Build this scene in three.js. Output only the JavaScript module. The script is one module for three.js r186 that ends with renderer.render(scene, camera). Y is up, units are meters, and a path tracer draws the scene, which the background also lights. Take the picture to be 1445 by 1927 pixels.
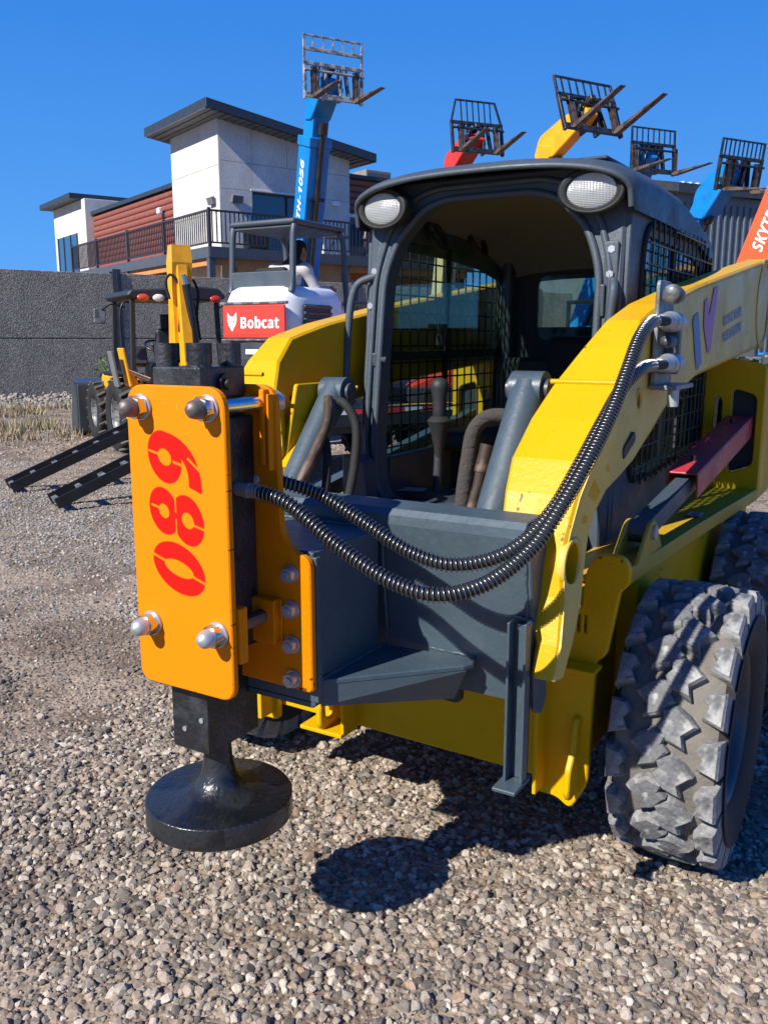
import * as THREE from 'three';
import { mergeGeometries } from 'three/addons/utils/BufferGeometryUtils.js';
import { RoundedBoxGeometry } from 'three/addons/geometries/RoundedBoxGeometry.js';
import { Brush, Evaluator, SUBTRACTION } from 'three-bvh-csg';
import { MarchingCubes } from 'three/addons/objects/MarchingCubes.js';

// ---------------------------------------------------------------- camera, sky, sun, exposure
const scene = new THREE.Scene();
const rad = THREE.MathUtils.degToRad;
const YAW = rad(31);
const EYE = new THREE.Vector3(1.27, 1.5, 2.51);
const camera = new THREE.PerspectiveCamera(60.56, 767 / 1024, 0.05, 400);
const AHEAD = new THREE.Vector3(-Math.sin(YAW), 0, -Math.cos(YAW));
const RIGHT = new THREE.Vector3(Math.cos(YAW), 0, -Math.sin(YAW));
camera.position.copy(EYE);
camera.lookAt(EYE.clone().addScaledVector(AHEAD, 10).add(new THREE.Vector3(0, -10 * Math.tan(rad(11.1)), 0)));
camera.updateMatrixWorld();

const renderer = new THREE.WebGLRenderer({ antialias: true });
renderer.toneMapping = THREE.LinearToneMapping;
renderer.toneMappingExposure = 1.48;
renderer.shadowMap.enabled = true;

const SUN = new THREE.Vector3(-0.37, 1.0, 1.0).normalize();
{ // clear deep blue sky, paler towards the horizon
  const w = 64, h = 128, d = new Float32Array(w * h * 4);
  for (let j = 0; j < h; j++) {
    const e = Math.sin(((j + 0.5) / h - 0.5) * Math.PI);       // row 0 is straight down
    const q = 1 - Math.max(e, 0), k = [q ** 3.2, q ** 1.85, q ** 1.2];
    const lo = [0.100, 0.30, 0.68], hi = [0.0012, 0.042, 0.275], g = [0.16, 0.15, 0.14];
    for (let i = 0; i < w; i++) {
      const o = (j * w + i) * 4;
      for (let c = 0; c < 3; c++) d[o + c] = e < 0 ? g[c] : hi[c] + (lo[c] - hi[c]) * k[c];
      d[o + 3] = 1;
    }
  }
  const t = new THREE.DataTexture(d, w, h, THREE.RGBAFormat, THREE.FloatType);
  t.mapping = THREE.EquirectangularReflectionMapping; t.magFilter = t.minFilter = THREE.LinearFilter; t.needsUpdate = true;
  scene.background = t; scene.environment = t;
}
const sun = new THREE.DirectionalLight(new THREE.Color(1, 0.955, 0.88), 5);
sun.position.copy(SUN).multiplyScalar(60); sun.target.position.set(0, 0, -8); scene.add(sun, sun.target);
sun.castShadow = true; sun.shadow.mapSize.set(4096, 4096);
Object.assign(sun.shadow.camera, { left: -30, right: 30, top: 30, bottom: -30, near: 1, far: 140 });

// ---------------------------------------------------------------- helpers
let seed = 7;
const rnd = () => { seed = (seed * 1664525 + 1013904223) >>> 0; return seed / 4294967296; };
const rr = (a, b) => a + (b - a) * rnd();
const v3 = (x, y, z) => new THREE.Vector3(x, y, z);
const V = (r, f, y = 0) => v3(EYE.x, y, EYE.z).addScaledVector(RIGHT, r).addScaledVector(AHEAD, f); // right of / ahead of the eye point on the ground
const turnTo = az => Math.PI * 2 * 211 / 360 - rad(az);            // local +z along bearing az (degrees right of the view)
const lin = (r, g, b) => new THREE.Color().setRGB(r, g, b);

function hash2(x, y, s) { let h = (x * 374761393 + y * 668265263 + s * 2147483647) | 0; h = Math.imul(h ^ (h >>> 13), 1274126177); return ((h ^ (h >>> 16)) >>> 0) / 4294967296; }
function pnoise(x, y, p, s) {                                      // periodic value noise
  const xi = Math.floor(x), yi = Math.floor(y), fx = x - xi, fy = y - yi, m = a => ((a % p) + p) % p;
  const u = fx * fx * (3 - 2 * fx), v = fy * fy * (3 - 2 * fy);
  const a = hash2(m(xi), m(yi), s), b = hash2(m(xi + 1), m(yi), s), c = hash2(m(xi), m(yi + 1), s), d = hash2(m(xi + 1), m(yi + 1), s);
  return a + (b - a) * u + (c - a) * v + (a - b - c + d) * u * v;
}
function fbm(u, v, p, oct, s) { let t = 0, a = 0.5, n = 0; for (let o = 0; o < oct; o++) { t += a * pnoise(u * p, v * p, p, s + o); n += a; a *= 0.5; p *= 2; } return t / n; }
const clamp = (x, a = 0, b = 1) => Math.min(b, Math.max(a, x));
const sstep = (a, b, x) => { const t = clamp((x - a) / (b - a)); return t * t * (3 - 2 * t); };
function tex(n, fn, srgb = false, rep = 1) {
  const d = new Uint8Array(n * n * 4);
  for (let j = 0; j < n; j++) for (let i = 0; i < n; i++) {
    const c = fn(i / n, j / n), o = (j * n + i) * 4;
    const q = Array.isArray(c) ? c : [c, c, c];
    for (let k = 0; k < 3; k++) d[o + k] = clamp(q[k]) * 255;
    d[o + 3] = 255;
  }
  const t = new THREE.DataTexture(d, n, n); t.wrapS = t.wrapT = THREE.RepeatWrapping; t.magFilter = THREE.LinearFilter; t.minFilter = THREE.LinearMipmapLinearFilter; t.generateMipmaps = true;
  if (srgb) t.colorSpace = THREE.SRGBColorSpace;
  t.repeat.set(rep, rep); t.needsUpdate = true; return t;
}
const lerp = (a, b, t) => a.map((x, i) => x + (b[i] - x) * t);
// uv in metres, by the way each face points
function metreUV(g) {
  if (g.index) g = g.toNonIndexed();
  const p = g.attributes.position, n = g.attributes.normal, uv = new Float32Array(p.count * 2);
  for (let i = 0; i < p.count; i += 3) {
    let nx = 0, ny = 0, nz = 0;
    for (let k = 0; k < 3; k++) { nx += n.getX(i + k); ny += n.getY(i + k); nz += n.getZ(i + k); }
    nx = Math.abs(nx); ny = Math.abs(ny); nz = Math.abs(nz);
    for (let k = 0; k < 3; k++) {
      const x = p.getX(i + k), y = p.getY(i + k), z = p.getZ(i + k);
      const q = nx >= ny && nx >= nz ? [z + x * .31, y] : ny >= nz ? [x, z + y * .37] : [x + z * .29, y];
      uv[(i + k) * 2] = q[0]; uv[(i + k) * 2 + 1] = q[1];
    }
  }
  g.setAttribute('uv', new THREE.BufferAttribute(uv, 2));
  for (const k of Object.keys(g.attributes)) if (!['position', 'normal', 'uv'].includes(k)) g.deleteAttribute(k);
  return g;
}
const used = new Map();
function numbered(n) { const k = used.get(n) || 0; used.set(n, k + 1); return k ? n + '_' + String(k).padStart(3, '0') : n; }
function part(name, geos, mat, parent, keepUV = false) {
  let list = (Array.isArray(geos) ? geos : [geos]);
  if (!keepUV) list = list.map(metreUV);
  const g = list.length > 1 ? mergeGeometries(list, false) : list[0];
  const m = new THREE.Mesh(g, mat); m.name = name; m.castShadow = m.receiveShadow = true;
  if (parent) parent.add(m);
  return m;
}
function thing(name, label, category, group, pos, turn = 0) {
  const o = new THREE.Group(); o.name = numbered(name); o.userData = { label, category }; if (group) o.userData.group = group;
  if (pos) o.position.copy(pos); o.rotation.y = turn; scene.add(o); return o;
}
function tag(o, label, category, group) { o.name = numbered(o.name); o.userData = { label, category }; if (group) o.userData.group = group; scene.add(o); return o; }
function structure(o) { o.userData.kind = 'structure'; o.name = numbered(o.name); scene.add(o); return o; }
// geometry makers
function rot(g, rx = 0, ry = 0, rz = 0) { if (rx) g.rotateX(rx); if (ry) g.rotateY(ry); if (rz) g.rotateZ(rz); return g; }
const box = (w, h, d, x = 0, y = 0, z = 0, rx = 0, ry = 0, rz = 0) => rot(new THREE.BoxGeometry(w, h, d), rx, ry, rz).translate(x, y, z);
const rbox = (w, h, d, x = 0, y = 0, z = 0, r = 0.006, rx = 0, ry = 0, rz = 0) => rot(new RoundedBoxGeometry(w, h, d, 1, Math.min(r, w / 2.01, h / 2.01, d / 2.01)), rx, ry, rz).translate(x, y, z);
const span = (x0, x1, y0, y1, z0, z1, r = 0.006) => rbox(x1 - x0, y1 - y0, z1 - z0, (x0 + x1) / 2, (y0 + y1) / 2, (z0 + z1) / 2, r);
const UPV = v3(0, 1, 0);
function rod(a, b, r, seg = 12, r2 = r) {
  const d = b.clone().sub(a), L = d.length();
  const g = new THREE.CylinderGeometry(r2, r, L, seg); g.translate(0, L / 2, 0);
  g.applyQuaternion(new THREE.Quaternion().setFromUnitVectors(UPV, d.normalize())); return g.translate(a.x, a.y, a.z);
}
function beam(a, b, w, h, up = UPV, r = 0.004) {                    // rectangular bar a to b, w sideways, h along up
  const d = b.clone().sub(a), L = d.length(); d.normalize();
  const s = d.clone().cross(up).normalize(), u = s.clone().cross(d).normalize();
  const g = r ? new RoundedBoxGeometry(w, h, L, 1, Math.min(r, w / 2.1, h / 2.1)) : new THREE.BoxGeometry(w, h, L);
  const m = new THREE.Matrix4().makeBasis(s, u, d.clone().negate()); m.setPosition(a.clone().add(b).multiplyScalar(.5));
  return g.applyMatrix4(m);
}
const curve = pts => new THREE.CatmullRomCurve3(pts, false, 'centripetal');
const tube = (pts, r, seg = 24, rs = 8) => new THREE.TubeGeometry(curve(pts), seg, r, rs, false);
function shape(pts, holes = []) {
  const s = new THREE.Shape(pts.map(p => new THREE.Vector2(p[0], p[1])));
  for (const h of holes) s.holes.push(new THREE.Path(h.map(p => new THREE.Vector2(p[0], p[1]))));
  return s;
}
// plate: outline in x,y pushed along +z by d (bevelled edges)
const plate = (pts, d, bev = 0.003, holes = []) => new THREE.ExtrudeGeometry(shape(pts, holes), { depth: d - 2 * bev, bevelEnabled: bev > 0, bevelSize: bev, bevelThickness: bev, bevelOffset: -bev, bevelSegments: 1, curveSegments: 8 }).translate(0, 0, bev);
// side plate: outline given as [z, y], pushed along +x from x0 to x1
const sidePlate = (pts, x0, x1, bev = 0.003, holes = []) => { const fl = q => q.map(p => [-p[0], p[1]]); const g = plate(fl(pts), x1 - x0, bev, holes.map(fl)); return g.rotateY(Math.PI / 2).translate(x0, 0, 0); };
// rounded outline from corners with radii [x, y, r]
function fillet(c, n = 5) {
  const out = [], N = c.length;
  for (let i = 0; i < N; i++) {
    const [x, y, r = 0] = c[i], a = c[(i + N - 1) % N], b = c[(i + 1) % N];
    if (!r) { out.push([x, y]); continue; }
    const da = Math.hypot(a[0] - x, a[1] - y), db = Math.hypot(b[0] - x, b[1] - y);
    const k = Math.min(r, da * .49, db * .49);
    const p = [x + (a[0] - x) / da * k, y + (a[1] - y) / da * k], q = [x + (b[0] - x) / db * k, y + (b[1] - y) / db * k];
    for (let j = 0; j <= n; j++) { const t = j / n; out.push([(1 - t) ** 2 * p[0] + 2 * t * (1 - t) * x + t * t * q[0], (1 - t) ** 2 * p[1] + 2 * t * (1 - t) * y + t * t * q[1]]); }
  }
  return out;
}
// closed hull through rings of points (every ring the same count), ends capped
function loft(rings, caps = true) {
  const pos = [], q = (a, b, c) => pos.push(...a, ...b, ...c), n = rings[0].length;
  for (let i = 0; i + 1 < rings.length; i++) for (let j = 0; j < n; j++) {
    const k = (j + 1) % n, A = rings[i][j], B = rings[i][k], C = rings[i + 1][k], D = rings[i + 1][j];
    q(A, B, C); q(A, C, D);
  }
  if (caps) for (const [r, fl] of [[rings[0], true], [rings[rings.length - 1], false]]) {
    const c = [0, 1, 2].map(k => r.reduce((s, p) => s + p[k], 0) / n);
    for (let j = 0; j < n; j++) { const k = (j + 1) % n; fl ? q(c, r[k], r[j]) : q(c, r[j], r[k]); }
  }
  const g = new THREE.BufferGeometry(); g.setAttribute('position', new THREE.Float32BufferAttribute(pos, 3));
  g.setAttribute('uv', new THREE.Float32BufferAttribute(new Float32Array(pos.length / 3 * 2), 2)); g.computeVertexNormals(); return g;
}
const lathe = (pts, seg = 32) => new THREE.LatheGeometry(pts.map(p => new THREE.Vector2(p[0], p[1])), seg);
const hex = (r, h) => new THREE.CylinderGeometry(r, r, h, 6);
function canvasTex(w, h, draw) {
  const c = document.createElement('canvas'); c.width = w; c.height = h; const x = c.getContext('2d'); draw(x, w, h);
  const t = new THREE.CanvasTexture(c); t.colorSpace = THREE.SRGBColorSpace; t.magFilter = THREE.LinearFilter; return t;
}
// flat print: a thin sheet w by h facing +z
function sticker(name, w, h, mat, parent, m4) { const g = new THREE.PlaneGeometry(w, h); if (m4) g.applyMatrix4(m4); const o = part(name, g, mat, parent, true); return o; }
function basisAt(p, xd, yd) { const z = xd.clone().cross(yd); return new THREE.Matrix4().makeBasis(xd, yd, z).setPosition(p); }

// ---------------------------------------------------------------- materials
const nGrime = tex(512, (u, v) => { const a = fbm(u, v, 6, 5, 3), b = fbm(u, v, 40, 3, 9), s = hash2(Math.floor(u * 512), Math.floor(v * 512), 5); return .93 + .07 * sstep(.3, .6, a) - .05 * sstep(.66, .8, b) - (s > .9965 ? .12 : 0); }, true);
const nRough = tex(512, (u, v) => .75 + .5 * (fbm(u, v, 8, 5, 21) - .5) + .25 * (fbm(u, v, 60, 2, 31) - .5));
const nFine = tex(256, (u, v) => fbm(u, v, 32, 3, 41));
const nWorn = tex(512, (u, v) => { const a = fbm(u, v, 5, 6, 55), b = fbm(u, v, 24, 4, 61); const c = lerp([.62, .63, .64], [1, 1, 1], sstep(.42, .60, a)); return lerp(c, [.95, .80, .62], .8 * sstep(.64, .74, b)); }, true);
const cl = (t, rep) => { const c = t.clone(); c.repeat.set(rep, rep); c.needsUpdate = true; return c; };
const grime1 = cl(nGrime, .9), rough1 = cl(nRough, 1.1), fine4 = cl(nFine, 4), worn2 = cl(nWorn, 2.2), fineS = cl(nFine, 2), worn1 = cl(nWorn, .7);
const nScuff = tex(512, (u, v) => { const a = fbm(u, v, 7, 5, 221), b = fbm(u * 1.0, v * 1.0, 48, 3, 227), c = hash2(Math.floor(u * 512), Math.floor(v * 512), 229), s = Math.abs(fbm(u, v, 5, 4, 233) - .5); let t = .88 + .12 * a; if (c > .9975) t *= 1.5; if (s < .006 && b > .55) t *= 1.25; return t * (.96 + .08 * b); }, true);
const scuffed = cl(nScuff, 1.3);
const nChip = tex(1024, (u, v) => { const a = fbm(u, v, 5, 4, 251), b = fbm(u, v, 90, 2, 257), d = fbm(u, v, 9, 5, 263), e = fbm(u * 1, v * 1, 200, 2, 267); let t = [1, 1, 1].map((q, i) => q * (.955 + .045 * d) * (i === 2 ? 1 : 1)); if (a > .66 && b > .80) t = [.45, .40, .36]; else if (e > .90) t = t.map(q => q * .86); return lerp(t, [.93, .92, .95], .35 * sstep(.58, .72, d)); }, true);
const chipped = cl(nChip, .8);
function paint(color, rough = .42, opt = {}) {
  return new THREE.MeshPhysicalMaterial({ color, roughness: rough / .78, roughnessMap: rough1, map: opt.map || grime1, bumpMap: fine4, bumpScale: opt.bump ?? .0006, clearcoat: opt.coat ?? .25, clearcoatRoughness: opt.cr ?? .25, metalness: opt.metal || 0, specularIntensity: opt.spec ?? 1 });
}
const M = {
  yellow: paint(lin(.65, .36, .0), .45, { coat: .0, spec: .45, map: chipped }), beigeYellow: paint(lin(.54, .33, .02), .5, { coat: .0, map: chipped }),
  orange: paint(lin(.74, .215, .0), .5, { coat: .0, spec: .35, map: chipped }),
  grey: paint('#43525b', .5, { coat: .06, map: scuffed }), cab: paint('#424d56', .55, { coat: .05 }),
  black: paint('#17181a', .5, { map: worn2 }), castIron: paint('#303236', .45, { map: worn2, bump: .002, coat: .2 }),
  steelPaint: paint('#76797c', .5, { map: worn2, bump: .001 }),
  rubber: new THREE.MeshStandardMaterial({ color: '#1d1d1d', roughness: .8, map: grime1, bumpMap: fine4, bumpScale: .001 }),
  plastic: new THREE.MeshStandardMaterial({ color: '#26282b', roughness: .6, bumpMap: fine4, bumpScale: .0006 }),
  liner: new THREE.MeshStandardMaterial({ color: '#74746f', roughness: .9, bumpMap: fine4, bumpScale: .001 }),
  chrome: new THREE.MeshStandardMaterial({ color: '#c9cdd0', roughness: .24, metalness: 1, roughnessMap: rough1 }),
  zinc: new THREE.MeshStandardMaterial({ color: '#b4b8bb', roughness: .4, metalness: .55, map: grime1 }),
  spring: new THREE.MeshStandardMaterial({ color: '#8e9194', roughness: .3, metalness: 1 }),
  dome: new THREE.MeshStandardMaterial({ color: '#a89c92', roughness: .5, metalness: .35, map: worn2 }),
  rusty: new THREE.MeshStandardMaterial({ color: '#7d6a5c', roughness: .7, metalness: .6, map: worn2 }),
  glass: new THREE.MeshPhysicalMaterial({ color: '#d5e6de', roughness: .04, transmission: 1, thickness: 0, ior: 1.5 }),
  white: paint('#e6e8ea', .35), dkgrey: paint('#3a4046', .5), red: paint('#d8301c', .4),
  fork: paint('#5a4c44', .7, { map: worn2 }), carriage: paint('#2a2d30', .5, { map: worn2 }),
};
// ---------------------------------------------------------------- ground, gravel
const tone = (r, f) => fbm(r * .031 + 3.3, f * .031 + 1.7, 12, 4, 301);       // broad patches of the yard
const dirt = (r, f) => fbm(r * .05 + 7.1, f * .05 + 4.2, 16, 4, 411);         // where bare dirt shows between stones
const relief = (r, f) => (fbm(r * .018 + 5, f * .10 + 5 + r * .02, 10, 3, 77) - .5) * .10 * sstep(14, 6, Math.hypot(r, f - 4));
{
  const n = 1024;
  const soil = tex(n, (u, v) => { const a = fbm(u, v, 9, 5, 101), b = fbm(u, v, 70, 3, 111), c = hash2(Math.floor(u * n), Math.floor(v * n), 17), d = fbm(u, v, 160, 2, 119); let t = lerp([.47, .405, .34], [.62, .555, .48], sstep(.3, .7, a)); t = t.map(q => q * (.74 + .36 * b + .2 * (d - .5))); if (c > .985) t = t.map(q => q * .62); if (c < .01) t = t.map(q => q * 1.2); return t; }, true);
  const soilB = tex(n, (u, v) => .5 * fbm(u, v, 60, 4, 131) + .5 * fbm(u, v, 180, 2, 137));
  M.soil = new THREE.MeshStandardMaterial({ color: '#ffffff', roughness: .98, map: cl(soil, .45), bumpMap: cl(soilB, .45), bumpScale: .022 });
  const far = structure(part('ground', new THREE.PlaneGeometry(420, 420).rotateX(-Math.PI / 2).translate(0, -.03, -70), M.soil));
  // nearer sheet with wheel ruts and swells
  const g = new THREE.PlaneGeometry(26, 26, 220, 220); g.rotateX(-Math.PI / 2); const p = g.attributes.position;
  const near = V(0, 8), q = v3(0, 0, 0);
  for (let i = 0; i < p.count; i++) { const r = p.getX(i), f = 8 - p.getZ(i); V(r, f).toArray(); q.copy(V(r, f)); const edge = sstep(13, 11, Math.max(Math.abs(r), Math.abs(f - 8))); p.setXYZ(i, q.x, -.03 + edge * (.03 + relief(r, f)), q.z); }
  g.computeVertexNormals(); structure(part('ground', g, M.soil));
}
const stoneGeo = [];
for (let k = 0; k < 6; k++) {
  const g = new THREE.IcosahedronGeometry(1, 1), p = g.attributes.position, sx = rr(.85, 1.25), sy = rr(.5, .8), sz = rr(.7, 1), cuts = [...Array(7)].map(() => [v3(rr(-1, 1), rr(-1, 1), rr(-1, 1)).normalize(), rr(.5, .8)]);
  for (let i = 0; i < p.count; i++) { const x = p.getX(i), y = p.getY(i), z = p.getZ(i); const h = .86 + .30 * hash2(Math.round(x * 50), Math.round(y * 50) * 7 + Math.round(z * 50), 900 + k); const q = v3(x * h, y * h, z * h); for (const [n, d] of cuts) { const e = q.dot(n) - d; if (e > 0) q.addScaledVector(n, -e); } p.setXYZ(i, q.x * sx, q.y * sy, q.z * sz); }
  g.computeVertexNormals(); stoneGeo.push(metreUV(g));
}
M.stone = new THREE.MeshStandardMaterial({ color: '#ffffff', roughness: .86, map: cl(tex(128, (u, v) => .78 + .22 * fbm(u, v, 8, 4, 141), true), .5) });
function strew(name, list, label) { // one InstancedMesh of loose stones per stone shape
  stoneGeo.forEach((g, k) => {
    const sub = list.filter((_, i) => i % stoneGeo.length === k), m = new THREE.InstancedMesh(g, M.stone, sub.length), mt = new THREE.Matrix4(), e = new THREE.Euler(), qq = new THREE.Quaternion();
    sub.forEach((s, i) => { e.set(s.tilt[0], s.tilt[1], s.tilt[2]); mt.compose(s.p, qq.setFromEuler(e), v3(s.s, s.s, s.s)); m.setMatrixAt(i, mt); m.setColorAt(i, s.c); });
    m.name = numbered(name); m.userData = { kind: 'stuff', label, category: 'gravel' }; scene.add(m);
  });
}
{ // crushed stone over the yard, densest and finest near the photographer
  const L = [], pal = { pale: [.52, .445, .355], warm: [.37, .295, .225], grey: [.25, .213, .172], dark: [.13, .112, .092], rust: [.36, .25, .17] };
  const rampSpot = V(-2.6, 8.6);          // a load of grey chippings lies about the trailer ramps
  const put = (r, f, s) => {
    const t = tone(r, f), d = dirt(r, f);
    if (d > .49 && rnd() < sstep(.49, .58, d) * (s > .011 ? .95 : .72)) return;
    // darker crushed rock has been spread over the middle of the yard, paler stone lies to the left and right of it
    const at = V(r, f), wob = (t - .5) * 2.2;
    const m = .30 + .70 * sstep(.40, .54, fbm(r * .045 + 2.2, f * .045 + 8.1, 14, 3, 431));   // two kinds of rock, mixed in patches
    const u = rnd(), spread = sstep(4.6, 3.2, at.distanceTo(rampSpot) + wob); let c;
    if (spread > rnd()) c = u < .5 ? pal.grey : u < .85 ? [.37, .355, .335] : pal.pale;
    else if (m > rnd()) c = u < .42 ? pal.dark : u < .84 ? pal.grey : u < .96 ? pal.warm : pal.rust;
    else c = u < .40 ? pal.pale : u < .76 ? pal.warm : u < .94 ? pal.grey : u < .97 ? pal.dark : pal.rust;
    const k = rr(.72, 1.25), p = V(r, f, relief(r, f) + s * rr(-.12, .30));
    L.push({ p, s, c: lin(c[0] * k, c[1] * k, c[2] * k), tilt: [rr(-.5, .5), rr(0, 6.28), rr(-.5, .5)] });
  };
  const field = (n, f0, f1, s0, s1, pw) => { for (let i = 0; i < n; i++) { const f = f0 + (f1 - f0) * Math.pow(rnd(), pw), w = .62 * f + 1.2; put(rr(-w, w), f, s0 + (s1 - s0) * Math.pow(rnd(), 2.2)); } };
  field(120000, .9, 5.2, .0035, .0145, .62); field(46000, .9, 5.2, .009, .0195, .62); field(1500, .9, 4.6, .018, .027, .6); field(150000, 5, 11, .0065, .0165, .62); field(40000, 10, 18, .012, .024, .62);
  strew('gravel', L, 'loose crushed stone spread over the yard');
}
// ---------------------------------------------------------------- precast wall behind the yard
{ const agg = tex(512, (u, v) => { const a = hash2(Math.floor(u * 150), Math.floor(v * 150), 61), b = fbm(u, v, 128, 2, 63), c = fbm(u, v, 7, 4, 67); let t = .60 + .40 * (b - .5) + (a > .82 ? .16 : a < .2 ? -.10 : 0) + .10 * (c - .5); return [t, t * 1.0, t * .985]; }, true);
  const aggB = tex(512, (u, v) => fbm(u, v, 110, 3, 69));
  M.aggregate = new THREE.MeshStandardMaterial({ color: '#f0e6d4', roughness: .95, map: cl(agg, .55), bumpMap: cl(aggB, .55), bumpScale: .03 });
  M.wallPost = paint('#3c444c', .6);
  const wall = thing('concrete_wall', 'dark exposed-aggregate precast wall with steel posts behind the yard', 'wall', null, V(-6.9, 23.3), turnTo(143.6));
  for (let k = -3; k < 7; k++) {
    for (const row of [0, 1]) { const y = row * 1.60, h = row ? 1.63 + .02 * Math.sin(k * 2.1) : 1.575; part('wall_panel', rbox(3.54, h, .16, 1.85 + k * 3.7, y + h / 2 - .05, 0, .012), M.aggregate, wall); }
    part('wall_core', box(3.68, 3.1, .05, 1.85 + k * 3.7, 1.55, 0), M.aggregate, wall);
    part('wall_post', [box(.22, 3.36, .012, k * 3.7, 1.60, .10), box(.012, 3.3, .24, k * 3.7, 1.58, 0), box(.22, 3.3, .012, k * 3.7, 1.58, -.12)], M.wallPost, wall);
  }
}
// ---------------------------------------------------------------- two-storey building with a deck
{ const stucco = tex(256, (u, v) => .86 + .12 * (fbm(u, v, 5, 4, 151) - .5) + .10 * (fbm(u, v, 60, 2, 157) - .5), true);
  M.stucco = new THREE.MeshStandardMaterial({ color: '#efece4', roughness: .92, map: cl(stucco, .35), bumpMap: fineS, bumpScale: .008 });
  M.roofing = paint('#2c333b', .6); M.soffit = paint('#6d6f70', .7); M.brown = paint('#8f4f3c', .65);
  M.railing = paint('#332b2a', .6); M.deckTrim = paint('#4b4f54', .6);
  const wd = tex(256, (u, v) => { const a = fbm(u, v * .12, 24, 4, 161), b = fbm(u, v, 4, 3, 167); return lerp([.62, .40, .22], [.86, .62, .38], clamp(a * .7 + b * .3)); }, true);
  M.wood = new THREE.MeshStandardMaterial({ color: '#ffffff', roughness: .85, map: cl(wd, .8) });
  M.pane = new THREE.MeshPhysicalMaterial({ color: '#2f4a5c', roughness: .06, metalness: .0, specularIntensity: 1, clearcoat: 1, clearcoatRoughness: .03 });
  const B = thing('white_building', 'white stucco building with black sloped roof, rust brown siding and railed deck', 'building', null, V(-5.69, 32), turnTo(144));
  const top = x => 9.05 - .135 * x;
  // tower: core set in behind separate stucco panels
  part('wall', [plate([[.03, 0], [5.39, 0], [5.39, top(5.39)], [.03, top(.03)]], 3.9, 0, [[[1.26, 4.65], [1.26, 6.68], [4.19, 6.68], [4.19, 4.65]]]).translate(0, 0, -3.95), box(3.2, 2.3, .1, 2.7, 5.6, -1.0)], M.stucco, B);
  const gp = .006, pan = (x0, x1, y0, y1) => part('stucco_panel', plate([[x0 + gp, y0 + gp], [x1 - gp, y0 + gp], [x1 - gp, Math.min(y1, top(x1)) - gp], [x0 + gp, Math.min(y1, top(x0)) - gp]], .045, .004).translate(0, 0, -.048), M.stucco, B);
  for (const [x0, x1] of [[0, 1.26], [4.19, 5.42]]) { pan(x0, x1, 0, 6.68); pan(x0, x1, 6.68, 7.6); pan(x0, x1, 7.6, 20); }
  pan(1.26, 4.19, 0, 4.65); pan(1.26, 4.19, 6.68, 7.6); pan(1.26, 2.7, 7.6, 20); pan(2.7, 4.19, 7.6, 20);
  for (const [z0, z1] of [[-4.05, 0]]) for (const [y0, y1] of [[0, 5.9], [5.9, 7.45], [7.45, 9.04]]) part('stucco_panel', sidePlate([[z1 - gp, y0 + gp], [z0 + gp, y0 + gp], [z0 + gp, y1 - gp], [z1 - gp, y1 - gp]], -.012, .03, .004), M.stucco, B);
  const win = new THREE.Group(); win.name = 'window'; B.add(win);
  part('pane', [box(1.42, 1.95, .02, 1.98, 5.665, -.16)], M.pane, win); part('pane', [box(1.42, 1.95, .02, 3.46, 5.665, -.16)], M.pane, win);
  part('frame', [box(2.93, .06, .1, 2.725, 6.65, -.14), box(2.93, .06, .1, 2.725, 4.68, -.14), box(.05, 2.0, .1, 1.285, 5.66, -.14), box(.05, 2.0, .1, 4.165, 5.66, -.14), box(.06, 2.0, .1, 2.72, 5.66, -.14)], M.roofing, win);
  part('trim', [box(3.05, .05, .03, 2.725, 6.72, .01), box(.05, 2.1, .03, 4.22, 5.66, .01)], M.white, win);
  // mono-pitch roof
  const roof = (x0, x1, z0, z1, y0, sl, th) => { const a = (x) => y0 - sl * (x - x0); return plate([[x0, a(x0) - th], [x1, a(x1) - th], [x1, a(x1)], [x0, a(x0)]], z1 - z0, .01).translate(0, 0, z0); };
  const R1 = part('roof', [roof(-.75, 6.15, -4.75, .75, 9.36, .142, .30)], M.roofing, B);
  part('soffit', [plate([[-.70, 9.05], [6.1, 9.05 - .142 * 6.8], [6.1, 9.058 - .142 * 6.8], [-.70, 9.058]], 5.3, 0).translate(0, -.006, -4.65)], M.soffit, R1);
  for (let k = 0; k < 26; k++) part('soffit_slat', [beam(v3(-.68 + k * .26, 9.035 - .142 * (k * .26 + .02), -4.6), v3(-.68 + k * .26, 9.035 - .142 * (k * .26 + .02), .7), .19, .012, UPV, 0)], M.soffit, R1);
  // siding: rounded horizontal courses
  const log = (x0, x1, y, z) => { const g = new THREE.CylinderGeometry(.5, .5, x1 - x0, 10, 1, false, 0, Math.PI); g.rotateZ(Math.PI / 2); g.scale(1, .27, .14); return g; };
  const sideLog = (z0, z1, y, h) => { const g = new THREE.CylinderGeometry(.5, .5, z0 - z1, 10, 1, true); g.rotateX(Math.PI / 2); g.scale(.13, h, 1); return g.translate(.16, y, (z0 + z1) / 2); };
  part('wall', [box(.2, 7.2, 9.7, .30, 3.6, -8.92)], M.brown, B);
  for (let k = 0; k < 13; k++) part('siding_course', sideLog(-4.08, -13.72, 4.15 + k * .245, .245), M.brown, B);
  part('parapet_cap', [box(.5, .16, 9.8, .25, 7.33, -8.9)], M.roofing, B);
  const fl = (x0, x1, y, h) => { const g = new THREE.CylinderGeometry(.5, .5, x1 - x0, 10, 1, true); g.rotateZ(Math.PI / 2); g.scale(1, h, .13); return g.translate((x0 + x1) / 2, y, -.55); };
  part('wall', [box(6.4, 7.6, .2, 8.6, 3.8, -.70)], M.brown, B);
  for (let k = 0; k < 14; k++) { const y = 4.35 + k * .245; part('siding_course', fl(y < 6.25 ? 6.62 : 5.44, 11.8, y, .245), M.brown, B); }
  part('parapet_cap', [box(6.5, .14, .5, 8.65, 7.72, -.62)], M.roofing, B);
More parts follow.
